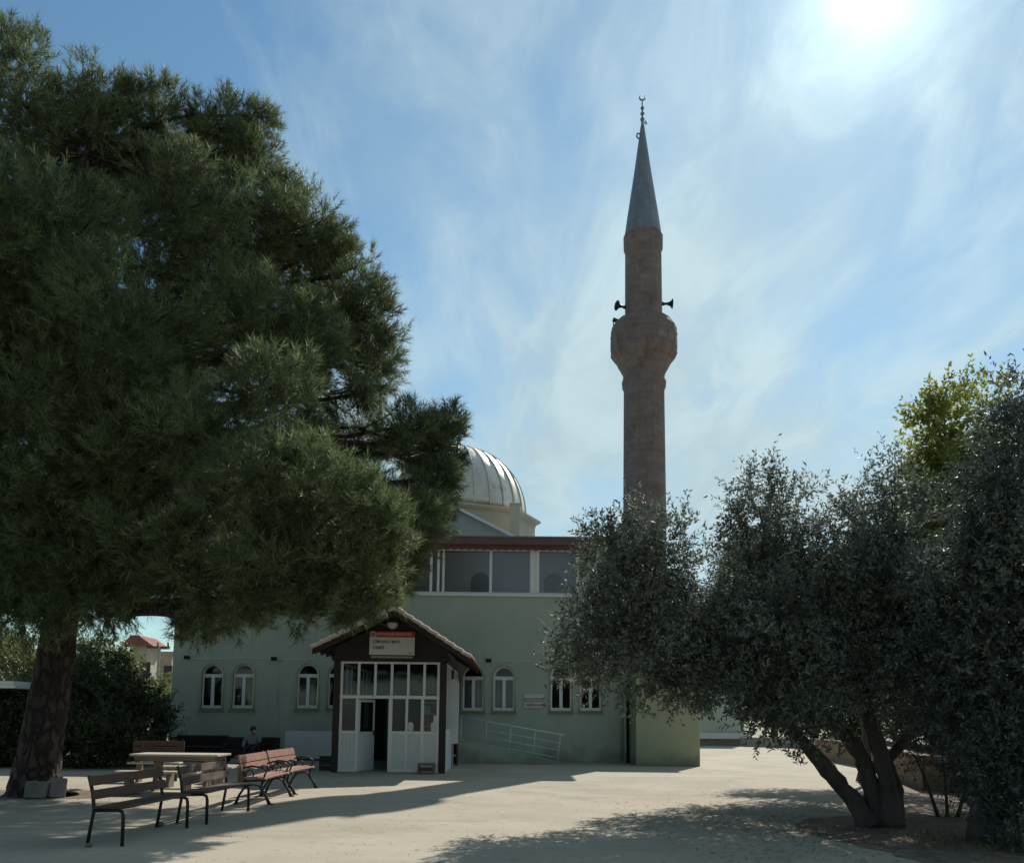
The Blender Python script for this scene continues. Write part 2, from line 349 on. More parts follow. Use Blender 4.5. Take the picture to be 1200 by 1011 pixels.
def npmesh(name, verts, k, m, parent=None):
    """verts: (n*k,3) array, faces of k corners each"""
    n = len(verts) // k; me = bpy.data.meshes.new(name)
    me.vertices.add(n * k); me.vertices.foreach_set('co', verts.astype(np.float32).ravel())
    me.loops.add(n * k); me.loops.foreach_set('vertex_index', np.arange(n * k, dtype=np.int32))
    me.polygons.add(n); me.polygons.foreach_set('loop_start', np.arange(0, n * k, k, dtype=np.int32))
    me.polygons.foreach_set('loop_total', np.full(n, k, dtype=np.int32)); me.update(calc_edges=True)
    return link(name, me, m, parent)
def unit(a): return a / np.maximum(np.linalg.norm(a, axis=1, keepdims=True), 1e-9)
def rdir(n): return unit(rng.normal(size=(n, 3)))
def perp(d):
    r = rng.normal(size=d.shape); r -= d * (r * d).sum(1, keepdims=True); return unit(r)

# ---------------------------------------------------------------- foliage
def spray_points(blobs, dens, clump=.30, lumps=3.2, up=.35, inner=.25, squash=.85):
    """points and outward directions on lumpy clumps spread over the blobs"""
    PP, DD = [], []
    for (c, R) in blobs:
        c = np.array(c)
        m = max(8, int(4 * math.pi * lumps / clump ** 2 / 12))
        cd_ = rdir(m); rr = R * (1 - clump * (.6 + rng.random((m, 1)) * .75))
        cc = cd_ * rr; cc[:, 2] *= squash
        rc = R * clump * (.65 + .7 * rng.random(m))
        tot = int(dens * 4 * math.pi * R * R)
        idx = rng.integers(0, m, tot)
        d = unit(rdir(tot) + .45 * cd_[idx])
        sh = 1 - .35 * rng.random((tot, 1)) ** 2
        p = c + cc[idx] + d * rc[idx][:, None] * sh
        dd = unit(d * .8 + cd_[idx] * .35 + np.array([0, 0, up]))
        PP.append(p); DD.append(dd)
        k = int(tot * inner)
        q = rdir(k) * (rng.random((k, 1)) ** .5) * R * .75
        PP.append(c + q); DD.append(unit(q + np.array([0, 0, up])))
    return np.concatenate(PP), np.concatenate(DD)
def needles(p, d, n=22, ln=.17, wd=.010, spread=.75, stem=.14):
    p = np.repeat(p, n, 0); d = np.repeat(d, n, 0); k = len(p)
    nd = unit(d * .65 + rdir(k) * spread)
    b = p - d * rng.random((k, 1)) * stem
    l = ln * (.7 + .6 * rng.random((k, 1))); s = perp(nd) * wd / 2
    v = np.empty((k, 3, 3)); v[:, 0] = b - s; v[:, 1] = b + s; v[:, 2] = b + nd * l
    return v.reshape(-1, 3)
def sprigs(p, d, n=16, length=.38, leaf=.07, wd=.02, droop=.0, spread=.9):
    L_ = length * (.5 + .9 * rng.random((len(p), 1)))
    d = unit(d + .35 * rdir(len(p)))
    p_ = np.repeat(p, n, 0); d_ = np.repeat(d, n, 0); LL = np.repeat(L_, n, 0); k = len(p_)
    t = rng.random((k, 1))
    b = p_ + d_ * LL * t; b[:, 2] -= (droop * (LL * t) ** 2)[:, 0]
    ld = unit(d_ * .6 + perp(d_) * spread + rdir(k) * .25)
    l = leaf * (.65 + .6 * rng.random((k, 1))); s = perp(ld) * (wd * (.7 + .6 * rng.random((k, 1)))) / 2
    v = np.empty((k, 4, 3)); v[:, 0] = b; v[:, 1] = b + ld * l * .45 - s; v[:, 2] = b + ld * l; v[:, 3] = b + ld * l * .45 + s
    leaves = v.reshape(-1, 3)
    # woody stem of every sprig, a slim quad
    s2 = perp(d) * .004; v = np.empty((len(p), 4, 3)); e = p + d * L_; e[:, 2] -= (droop * L_ ** 2)[:, 0]
    v[:, 0] = p - s2; v[:, 1] = p + s2; v[:, 2] = e + s2 * .3; v[:, 3] = e - s2 * .3
    return np.concatenate([leaves, v.reshape(-1, 3)])
def B(lst):
    r = []
    for px, py, D, rp in lst:
        p = P(px, py, D); r.append(((p.x, p.y, p.z), rp * D / F))
    return r
def limb(mb, a, b, r0, r1, sag=.3, n=7, seg=7, wob=.12):
    a, b = Vector(a), Vector(b); l = (b - a).length; pts = []; rs = []
    o1 = Vector((random.uniform(-1, 1), random.uniform(-1, 1), random.uniform(-.5, .5))) * wob * l
    for i in range(seg + 1):
        t = i / seg; p = a.lerp(b, t) + o1 * math.sin(t * math.pi) + Vector((0, 0, -sag * l * .3 * math.sin(t * math.pi)))
        p += Vector((random.uniform(-1, 1), random.uniform(-1, 1), random.uniform(-1, 1))) * .025 * min(l, 2) * (1 if 0 < i < seg else 0)
        pts.append(p); rs.append(r0 + (r1 - r0) * t)
    mb.tube(pts, rs, n, jit=.15)
    return pts

# ================================================================ THE SETTING
gb = MB(); gb.add([(-2500, -600, -.012), (2500, -600, -.012), (2500, 4000, -.012), (-2500, 4000, -.012)], [(0, 1, 2, 3)])
tag(gb.build('ground', 'earth'), kind='structure')
gb = MB(); gb.add([(-32, -8, 0), (30, -8, 0), (30, 52, 0), (-32, 52, 0)], [(0, 1, 2, 3)])
tag(gb.build('courtyard_paving', 'paving'), kind='structure')
# bare soil under the right-hand trees, ragged edge
ed = [(3.5, 6), (3.9, 8), (4.7, 9.5), (4.6, 11), (4.15, 12.4), (4.2, 13.6), (4.9, 14.6), (6.2, 15.4), (7.0, 17), (8.2, 20), (10, 24), (12.5, 28), (16, 32), (24, 36), (30, 36), (30, 6)]
pts = []
for i in range(len(ed)):
    a, b = ed[i], ed[(i + 1) % len(ed)]
    for k in range(6):
        t = k / 6; pts.append((a[0] + (b[0] - a[0]) * t + random.uniform(-.09, .09), a[1] + (b[1] - a[1]) * t + random.uniform(-.09, .09)))
gb = MB(); gb.add([(x, y, .004) for x, y in pts], [tuple(range(len(pts)))])
tag(gb.build('soil_bed', 'soil'), kind='structure')
# bare earth disc round the pine
gb = MB(); q = P(43, 930, 17)
gb.add([(q.x + (1.7 + random.uniform(-.25, .25)) * math.cos(a / 40 * 6.283), 17.3 + (1.0 + random.uniform(-.15, .15)) * math.sin(a / 40 * 6.283), .004) for a in range(40)], [tuple(range(40))])
tag(gb.build('soil_patch', 'soil'), kind='structure')

# ================================================================ MOSQUE
DM = 31.0
xl, xr = X(197, DM, 880), X(734, DM, 880)
ztop = Z(610, 640, DM)
mosque = empty('mosque', ((xl + xr) / 2, DM, 0), label='pale green rendered mosque building with arched white windows, glazed upper gallery and sheet metal dome', cat='mosque')
MO = Vector(mosque.location)
def mpart(mb, name, m, parent=None, **k):
    mb.v = [(v[0] - MO.x, v[1] - MO.y, v[2] - MO.z) for v in mb.v]
    return mb.build(name, m, parent or mosque, **k)
def shift(o, M0):
    for v in o.data.vertices: v.co = v.co - M0
    return o
def arch(cx_, z0, zs, r, n=12):
    return [(cx_ - r, z0), (cx_ + r, z0)] + [(cx_ + r * math.cos(math.pi * i / n), zs + r * math.sin(math.pi * i / n)) for i in range(n + 1)]
wins = [248, 284.5, 360, 396, 554.5, 590.5, 657.5, 692]
WR = 12.3 * DM / F
holes = []; wspec = []
for px in wins:
    c = X(px, DM, 820); z0 = Z(px, 830 + (0 if px < 400 else 0), DM) ; zs = Z(px, 792, DM)
    z0 = 1.6 + (839 - 832) * DM / F if False else Z(px, {True: 829.5, False: 832.5}[px < 500], DM); zs = z0 + 1.17
    wspec.append((c, z0, zs)); holes.append(arch(c, z0, zs, WR))
gx0, gx1 = X(440, DM, 670), X(679, DM, 670); gz0, gz1 = Z(600, 696, DM), Z(600, 643, DM)
holes.append([(gx0, gz0), (gx1, gz0), (gx1, gz1), (gx0, gz1)])
shift(plate([(xl, -.02), (xr, -.02), (xr, ztop), (xl, ztop)], holes, DM, .3, 'front_wall', 'wall', mosque), MO)
sb = MB(); YB = 46
sb.box(xl, xl + .3, DM + .3, YB, 0, ztop); sb.box(xr - .3, xr, DM + .3, YB, 0, ztop); sb.box(xl + .3, xr - .3, YB - .3, YB, 0, ztop)
sb.box(xl + .3, xr - .3, DM + .3, YB - .3, gz0 - .35, gz0 - .15)
mpart(sb, 'side_wall', 'wall')
# inside of ground floor so that windows look into dark rooms
sb = MB(); sb.box(xl + .31, xr - .31, DM + 4, DM + 4.1, 0, gz0 - .36); mpart(sb, 'partition', 'inner')
sb = MB(); iw = MB(); 
# gallery back wall with arched windows
gh = []; ga = []
for px in (478, 563, 649, 720):
    c = X(px, DM + 1.3, 670)
    gh.append(arch(c, gz0 + .02, gz0 + .62, .36)); ga.append(c)
shift(plate([(xl + .3, gz0 - .14), (xr - .3, gz0 - .14), (xr - .3, ztop - .01), (xl + .3, ztop - .01)], gh, DM + 1.3, .2, 'gallery_wall', 'gal', mosque), MO)
# windows
def window(c, z0, zs, r, idx):
    w_ = empty('window', (c - MO.x, -.0, z0)); w_.parent = mosque
    o = (c, DM, z0)
    tr = MB()                                    # raised surround
    ring_o = arch(c, z0 - .05, zs, r + .055); ring_i = arch(c, z0, zs, r)
    n = len(ring_o); y0, y1 = DM - .025, DM + .05
    vs = [(p[0], y, p[1]) for y in (y0, y1) for ring in (ring_o, ring_i) for p in ring]
    fs = []
    for i in range(n):
        j = (i + 1) % n
        fs += [(i, j, n + j, n + i), (2 * n + i, 3 * n + i, 3 * n + j, 2 * n + j), (i, 2 * n + i, 2 * n + j, j), (n + i, n + j, 3 * n + j, 3 * n + i)]
    tr.add(vs, fs)
    def rel(mb): mb.v = [(v[0] - o[0], v[1] - o[1], v[2] - o[2]) for v in mb.v]; return mb
    rel(tr).build('window_surround', 'wall2', w_)
    fm = MB(); y0, y1 = DM + .06, DM + .13; t = .055
    ring_o = arch(c, z0, zs, r - .002); ring_i = arch(c, z0 + t, zs, r - t)
    vs = [(p[0], y, p[1]) for y in (y0, y1) for ring in (ring_o, ring_i) for p in ring]
    fm.add(vs, fs)
    fm.box(c - r + t, c + r - t, y0 - .003, y1, zs - .06, zs + .02)
    fm.box(c - .055, c + .055, y0 - .012, y1, z0 + t * .8, zs - .06)
    for sgn in (-1, 1):
        xa, xb = sorted((c + sgn * .055, c + sgn * (r - t)))
        fm.box(xa, xb, y0 + .005, y1, z0 + t, z0 + t + .045); fm.box(xa, xb, y0 + .005, y1, zs - .1, zs - .058)
    rel(fm).build('window_frame', 'upvc', w_)
    gl = MB(); gl.prism(arch(c, z0 + .02, zs, r - .02), DM + .095, DM + .1); rel(gl).build('pane', 'glass', w_)
    sl_ = MB(); sl_.box(c - r - .09, c + r + .09, DM - .06, DM + .06, z0 - .10, z0 - .052); rel(sl_).build('sill', 'wall2', w_)
    if idx in (0, 2, 4, 5, 3):
        cu = MB(); k = 14
        x0, x1 = {0: (c - r + .05, c - .08), 2: (c + .05, c + r - .1), 3: (c - .1, c + .2), 4: (c - r + .05, c + r - .05), 5: (c - r + .05, c + r - .05)}[idx]
        sw = {0: .12, 2: -.1, 3: .05, 4: 0, 5: 0}[idx]
        vs = []
        for i in range(k + 1):
            x = x0 + (x1 - x0) * i / k; y = DM + .2 + .02 * math.sin(i * 2.3)
            vs += [(x, y, zs + .02), (x + sw, y, z0 + (.35 if idx == 0 else .06))]
        cu.add(vs, [(2 * i, 2 * i + 1, 2 * i + 3, 2 * i + 2) for i in range(k)])
        rel(cu).build('curtain', 'curtain' if idx < 4 else 'inner', w_)
for i, (c, z0, zs) in enumerate(wspec): window(c, z0, zs, WR, i)
# gallery glazing
gf = MB(); y0, y1 = DM + .05, DM + .13
gf.box(gx0, gx1, y0, y1, gz0, gz0 + .07); gf.box(gx0, gx1, y0, y1, gz1 - .07, gz1)
for px, wd in ((441.5, 3), (470, 2), (505, 3), (513.5, 3), (519.5, 2.6), (575, 3.2), (623.5, 2), (630, 4), (677, 3.5)):
    x = X(px, DM, 670); h = wd * DM / F / 2; gf.box(x - h, x + h, y0 - .006, y1 + .003, gz0 + .07, gz1 - .07)
x0, x1 = X(621, DM, 670), X(632, DM, 670); gf.box(x0, x1, y0 + .02, y1 - .02, gz0 + .07, gz1 - .07)
gw = empty('gallery_window', (gx0 - MO.x, 0, gz0)); gw.parent = mosque
def rel2(mb, o): mb.v = [(v[0] - o[0], v[1] - o[1], v[2] - o[2]) for v in mb.v]; return mb
og = (gx0, DM, gz0)
rel2(gf, og).build('window_frame', 'upvc', gw, bevel=.006)
gg = MB(); gg.box(gx0 + .01, gx1 - .01, DM + .088, DM + .092, gz0 + .03, gz1 - .03); rel2(gg, og).build('pane', 'glass_gal', gw)
sg = MB(); sg.box(gx0 - .08, gx1 + .08, DM - .07, DM + .05, gz0 - .08, gz0 - .0); rel2(sg, og).build('sill', 'upvc', gw)
# scalloped awning edge hanging under the fascia
aw = MB(); x = X(500, DM, 640); k = 0
while x < X(690, DM, 640):
    aw.box(x, x + .13, DM - .09, DM - .075, gz1 - .04 - .03 * (k % 2), gz1 + .10); x += .131; k += 1
mpart(aw, 'valance', 'fascia')
# flat roof slab and fascia
rs = MB(); zf0, zf1 = ztop, Z(610, 632, DM)
rs.box(xl - .3, xr + .35, DM - .35, YB + .3, zf0 + .001, zf1)
rs.box(xr + .351, X(776, DM, 640), DM - .2, DM + 2.3, zf0 + .01, zf1 - .01)
mpart(rs, 'roof', 'fascia', bevel=.01)
rc = MB(); rc.box(xl - .33, xr + .38, DM - .38, YB + .33, zf1 + .001, zf1 + .05); mpart(rc, 'roof_edge', 'lead')
# front gable before the drum
yg = 34.6; ap = P(536, 597, yg); br_ = P(600, 630, yg); hw = br_.x - ap.x; zb = br_.z
gbm = MB(); gbm.prism([(ap.x - hw, zf1 + .05), (ap.x + hw, zf1 + .05), (ap.x + hw, zb), (ap.x, ap.z - .06), (ap.x - hw, zb)], yg, 37.2); mpart(gbm, 'gable_wall', 'grey')
for sgn in (-1, 1):
    v = MB(); v.bar((ap.x + sgn * (hw + .25), yg - .08, zb - .09), (ap.x, yg - .08, ap.z + .01), .5, .09); mpart(v, 'gable_verge', 'upvc')
    v = MB(); v.add([(ap.x + sgn * (hw + .25), yg - .3, zb - .06), (ap.x, yg - .3, ap.z + .06), (ap.x, 38, ap.z + .06), (ap.x + sgn * (hw + .25), 38, zb - .06)], [(0, 1, 2, 3)]); mpart(v, 'gable_roof', 'tile')
# drum, pilasters, dome
DD_ = 39.5; dc = P(536, 607, DD_); R0 = 82 * DD_ / F; z_c = dc.z
dr = MB(); RR = R0 * 1.13
dr.lathe([(RR, zf1 + .04 - z_c), (RR, -.42), (RR * 1.01, -.40), (RR * 1.01, -.33)], 8, (dc.x, DD_, z_c), rot=0); mpart(dr, 'drum', 'cream')
dr = MB(); dr.lathe([(RR * 1.0, -.329), (RR * 1.05, -.25), (RR * 1.075, -.2), (RR * 1.075, -.12), (R0 * 1.0, .04)], 8, (dc.x, DD_, z_c), rot=0); mpart(dr, 'drum_cornice', 'cream')
pl = MB(); p0, p1 = X(598, 35.6, 610), X(609, 35.6, 610); zt = Z(603, 591, 35.6)
pl.box(p0, p1, 35.6, 35.98, zf1 + .05, zt); pl.box(p0 - .04, p1 + .04, 35.56, 36.02, zt + .001, zt + .07); mpart(pl, 'pilaster', 'cream', bevel=.01)
dm = MB(); dm.lathe([(R0 * math.cos(a), R0 * 1.04 * math.sin(a)) for a in [i / 20 * math.pi / 2 * .995 for i in range(21)]], 64, (dc.x, DD_, z_c)); dome = mpart(dm, 'dome', 'dome', smooth=True)
rb = MB()
for k in range(28):
    a = 2 * math.pi * (k + .3) / 28
    rb.tube([(dc.x + (R0 + .015) * math.cos(t) * math.cos(a), DD_ + (R0 + .015) * math.cos(t) * math.sin(a), z_c + R0 * 1.04 * math.sin(t) + .01) for t in [i / 14 * math.pi / 2 * .97 for i in range(15)]], .035, 5)
s_ = mpart(rb, 'dome_seam', 'dome')
tag(s_, kind='stuff')
fb = MB(); fb.lathe([(.22, 0), (.24, .1), (.1, .2), (.18, .38), (.06, .5), (.12, .65), (.03, .8), (.02, 1.3)], 12, (dc.x, DD_, z_c + R0 * .97)); mpart(fb, 'finial', 'lead', smooth=True)
# recessed link wall with a dark opening, right of the front wall
lk = MB(); xb0 = X(745.5, 29.5, 880); lz = 3.9
lk.box(xr, xb0 + .6, DM + 1.2, DM + 1.35, .45, 3.0); lk.box(xr, xb0 - .25, DM + 1.2, DM + 1.35, 0, .45); mpart(lk, 'link_wall', 'wall2')
# drainpipe on the corner
dp = MB(); dp.tube([(xr - .16, DM - .06, .1), (xr - .16, DM - .06, ztop - .1)], .045, 8); mpart(dp, 'drainpipe', 'wall2', smooth=True)

# low outbuilding at the right
ob = empty('outbuilding', ((xb0 + X(820, 29.5, 890)) / 2, 29.5, 0), label='low yellowish green box-shaped outbuilding beside the right end of the mosque', cat='outbuilding')
xb1 = X(820.5, 29.5, 890)
m_ = MB(); m_.box(xb0, xb1, 29.5, 32.2, 0, 2.9); rel2(m_, ob.location).build('wall', 'wall2', ob, bevel=.02)
m_ = MB(); m_.box(xb0 - .12, xb1 + .12, 29.38, 32.32, 2.901, 3.03); rel2(m_, ob.location).build('roof', 'conc', ob, bevel=.01)

# ---------------------------------------------------------------- minaret
DN = 34.5
mc = P(755.5, 600, DN)
mn = empty('minaret', (mc.x, DN, 0), label='tall round brown stone minaret with one balcony and a pointed blue-grey cone', cat='minaret')
k = DN / F
def mz(py, off=0): return Z(755, py, DN - off)
sh = MB(); sh.lathe([(1.25, 0), (1.25, 4.0), (25.8 * k, 5.0), (25.6 * k, mz(600)), (24.6 * k, mz(458))], 20); sh.build('shaft', 'stone', mn)
sh = MB(); sh.lathe([(24.5 * k, mz(457.9)), (26.5 * k, mz(454)), (27 * k, mz(449)), (25.3 * k, mz(444)), (25.3 * k, mz(440))], 20); sh.build('ring_moulding', 'stone', mn)
bl = MB(); prof = [(25.4 * k, mz(439.9)), (27.5 * k, mz(436)), (28.2 * k, mz(434.5)), (31 * k, mz(430)), (31.6 * k, mz(428.5)), (33.5 * k, mz(425.5)), (34.3 * k, mz(424)), (38.5 * k, mz(419)), (40.2 * k, mz(417)), (40 * k, mz(396)), (40.6 * k, mz(395.5)), (40.6 * k, mz(393)), (40 * k, mz(392.5)), (40 * k, mz(387)), (34 * k, mz(378.5)), (31 * k, mz(377)), (31 * k, mz(384)), (23 * k, mz(385))]
bl.lathe(prof, 16, rot=.5); bl.build('balcony', 'stone', mn)
for j in range(16):
    a = 2 * math.pi * (j + 1.0) / 16; ap_ = 40 * k * math.cos(math.pi / 16) + .012
    T = Matrix.Rotation(a, 4, 'Z') @ Matrix.Translation((ap_, 0, 0))
    pn = MB(); pn.box(-.02, .015, -.18, .18, mz(411), mz(399), T); pn.build('balcony_panel', 'stone', mn)
sh = MB(); sh.lathe([(22.8 * k, mz(384.9)), (22.4 * k, mz(296)), (24.2 * k, mz(292)), (24.4 * k, mz(279)), (23 * k, mz(276))], 20); sh.build('upper_shaft', 'stone', mn)
cn = MB(); cn.lathe([(22.8 * k, mz(275.9)), (21.8 * k, mz(270)), (19.5 * k, mz(255)), (10.3 * k, mz(200)), (2.6 * k, mz(150)), (2.0 * k, mz(147))], 16); cn.build('cone_roof', 'lead', mn, smooth=False)
fn = MB(); fn.lathe([(1.7 * k, mz(147)), (1.6 * k, mz(143)), (3 * k, mz(140)), (1.2 * k, mz(137.5)), (1.2 * k, mz(136)), (2.8 * k, mz(133.5)), (1.1 * k, mz(131)), (1.1 * k, mz(129.5)), (2.6 * k, mz(127)), (1 * k, mz(124.5)), (.8 * k, mz(118))], 12)
fn.build('finial', 'lead', mn, smooth=True)
cr = MB(); zc_ = mz(114.5)
cr.tube([(3.6 * k * math.sin(t), 0, zc_ - 3.6 * k * math.cos(t)) for t in [math.pi * (-.78 + 1.56 * i / 16) for i in range(17)]], [(.2 + 1.0 * math.sin(math.pi * i / 16)) * k for i in range(17)], 6)
cr.build('crescent', 'lead', mn, smooth=True)
# ladder hook near cone top
hk = MB(); x = -7 * k; hk.tube([(-3.2 * k, 0, mz(157)), (-6.5 * k, -.02, mz(157)), (-7.5 * k, -.02, mz(161)), (-4.5 * k, 0, mz(163))], .035, 6); hk.build('hook', 'lead', mn)
hk = MB(); hk.lathe([(.01, -.08), (.07, -.04), (.07, .04), (.01, .08)], 10, (4.3 * k, 0, mz(144))); hk.build('lamp_bulb', 'signwhite', mn, smooth=True)
def horn(dx, py, ang, lab):
    e = empty('loudspeaker', (mc.x + dx, DN - .1, mz(py)), label=lab, cat='loudspeaker', group='horn loudspeakers on the minaret')
    s = 1 if dx > 0 else -1
    T = Matrix.Rotation(rad(90) * s, 4, 'Y') @ Matrix.Rotation(rad(ang), 4, 'X')
    h = MB(); h.lathe([(.04, -.08), (.05, .02), (.075, .10), (.11, .17), (.20, .24), (.21, .25), (.19, .235), (.03, .1)], 16, T=T); h.build('horn', 'plastic', e, smooth=True)
    h = MB(); h.lathe([(.07, -.2), (.075, -.19), (.075, -.09), (.05, -.07)], 12, T=T); h.build('driver', 'plastic', e, smooth=True)
    h = MB(); h.bar((0, 0, -.02), (-dx + s * 22 * k, .1, -.02), .04, .04); h.build('bracket', 'metal', e)
horn(-26.5 * k, 361, 25, 'dark horn loudspeaker on the left side of the minaret above the balcony')
horn(27.5 * k, 357, 0, 'dark horn loudspeaker on the right side of the minaret above the balcony')
for dx, lab in ((-37, 'small lamp on the left rim of the minaret balcony'), (31, 'small lamp on the right rim of the minaret balcony')):
    e = empty('floodlight', (mc.x + dx * k, DN, mz(380)), label=lab, cat='floodlight', group='lamps on the balcony rim')
    b = MB(); b.box(-.10, .10, -.06, .06, .10, .24, Matrix.Rotation(rad(25 if dx < 0 else -20), 4, 'Y')); b.build('lamp_head', 'plastic', e, bevel=.01)
    b = MB(); b.box(-.02, .02, -.02, .02, -.06, .12); b.build('bracket', 'metal', e)

# ---------------------------------------------------------------- entrance porch
DP = 24.6; kp = DP / F
def px_(px, py=860): return X(px, DP, py)
def pz_(py, px=456): return Z(px, py, DP)
porch = empty('entrance_porch', (px_(456), DP, 0), label='glazed white porch with dark wooden gable and tiled roof in front of the mosque', cat='porch')
PO = Vector(porch.location)
def ppart(mb, name, m, parent=None, **kk):
    return rel2(mb, PO).build(name, m, parent or porch, **kk)
ztopr = pz_(775); zmid = pz_(816.5); zsill = pz_(857.5)
XL0, XL1, XR0, XR1 = px_(389), px_(396.5), px_(514.5), px_(522)
for a, b in ((XL0, XL1), (XR0, XR1)):
    m_ = MB(); m_.box(a, b, DP - .02, DP + .16, 0, ztopr); ppart(m_, 'post', 'wood_dark', bevel=.008)
for a in (XL0, XR1 - .12):
    for yy in (27.6, 30.75):
        m_ = MB(); m_.box(a, a + .12, yy, yy + .12, 0, ztopr); ppart(m_, 'post', 'wood_dark')
fr = MB(); y0, y1 = DP + .01, DP + .075
def vbar(px, wpx, za, zb_): fr.box(px_(px) - wpx * kp / 2, px_(px) + wpx * kp / 2, y0, y1, za, zb_)
fr.box(XL1, XR0, y0 - .004, y1 + .004, ztopr - .06, ztopr - .001)
fr.box(XL1, XR0, y0 - .006, y1 + .006, zmid - .045, zmid + .045)
for p_ in (398.3, 418.5, 438, 457.5, 477, 496, 512.6): vbar(p_, 3.0, zmid + .045, ztopr - .06)
for p_, w_ in ((398.3, 3.2), (417.6, 3.6), (456.8, 4.5), (476, 3), (494.4, 3.6), (512.6, 3)): vbar(p_, w_, .03, zmid - .045)
fr.box(XL1, px_(416), y0 - .002, y1 + .002, zsill - .05, zsill + .03); fr.box(px_(458.9), XR0, y0 - .002, y1 + .002, zsill - .05, zsill + .03)
fr.box(XL1, px_(417), y0 - .003, y1, .02, .12); fr.box(px_(457), XR0, y0 - .003, y1, .02, .12)
ppart(fr, 'glazing_frame', 'upvc', bevel=.006)
for a, b in ((398, 416), (458, 512)):
    lp = MB(); xa, xb = px_(a), px_(b); x = xa
    while x < xb - .02:
        e_ = min(x + .098, xb); lp.box(x, e_ - .004, DP + .03, DP + .053, .12, zsill - .05); x += .098
    lp.box(xa, xb, DP + .052, DP + .06, .12, zsill - .05)
    ppart(lp, 'lower_panel', 'white')
gl = MB(); gl.box(XL1, XR0, DP + .042, DP + .046, zmid + .04, ztopr - .05); ppart(gl, 'pane', 'glass')
gl = MB(); gl.box(px_(399), px_(416), DP + .042, DP + .046, zsill, zmid - .03); ppart(gl, 'pane', 'glass_dark')
for a, b in ((459, 475), (477, 493)):
    gl = MB(); gl.box(px_(a), px_(b), DP + .042, DP + .046, zsill, zmid - .03); ppart(gl, 'pane', 'glass_dark')
gl = MB(); gl.box(px_(496), px_(512), DP + .042, DP + .046, zsill, zmid - .03); ppart(gl, 'pane', 'glass')
# open door leaf folded inwards
dl = MB(); T = Matrix.Translation((px_(419.6), DP + .08, 0)) @ Matrix.Rotation(rad(66), 4, 'Z')
dl.box(0, .80, 0, .05, .03, zsill, T)
for a, b in ((0, .07), (.73, .80)): dl.box(a, b, 0, .05, zsill + .001, zmid - .06, T)
dl.box(.07, .73, 0, .05, zmid - .14, zmid - .06, T)
do = ppart(dl, 'door', 'upvc', bevel=.006)
dg_ = MB(); dg_.box(.07, .73, .02, .026, zsill, zmid - .14, T); rel2(dg_, PO).build('door_pane', 'glass_dark', do)
dh = MB(); dh.box(.70, .78, -.05, -.03, 1.0, 1.14, T); rel2(dh, PO).build('handle', 'metal', do)
# side walls: white panels below, glazing above
for a, b, nm in ((XL0 + .02, XL0 + .09, 'l'), (XR1 - .09, XR1 - .02, 'r')):
    sw = MB()
    sw.box(a, b, DP + .16, 30.99, 0, zsill)
    sw.box(a - .003, b + .003, DP + .16, 30.98, zsill + .001, zsill + .07); sw.box(a - .003, b + .003, DP + .16, 30.98, ztopr - .07, ztopr - .002)
    for yy in np.arange(DP + .2, 30.9, .72): sw.box(a + .004, b - .004, yy, yy + .06, zsill + .07, ztopr - .07)
    ppart(sw, 'side_panel', 'white')
    sw = MB(); sw.box((a + b) / 2 - .002, (a + b) / 2 + .002, DP + .16, 30.98, zsill + .05, ztopr - .05); ppart(sw, 'side_pane', 'glass')
fl = MB(); fl.box(XL0 + .1, XR1 - .1, DP + .02, 30.98, .003, .024); ppart(fl, 'floor', 'conc')
# roof
DR0 = 23.75; DR1 = 30.96
apx = P(463, 711, DR0); el_ = P(366, 757, DR0); er_ = P(550, 768, DR0)
A = (apx.x, apx.z); EL = (el_.x, el_.z); ER = (er_.x, er_.z)
gp = MB()        # gable boarding over the glazing (set back under the verge)
zg = ztopr + .001
def on(l, x): return A[1] + (l[1] - A[1]) * (x - A[0]) / (l[0] - A[0])
gp.prism([(XL0, zg), (XR1 + .05, zg), (XR1 + .05, on(ER, XR1 + .05) - .17), (A[0], A[1] - .17), (XL0, on(EL, XL0) - .17)], DP - .03, DP + .12)
ppart(gp, 'gable_boarding', 'wood_dark')
gbt = MB(); gbt.box(XL0 - .04, XR1 + .1, DP - .06, DP - .031, zg, zg + .13); ppart(gbt, 'tie_beam', 'wood_dark')
cl = MB(); cl.box(XL0, XR1, DP + .13, 30.98, zg, zg + .03); ppart(cl, 'ceiling', 'wood_dark')
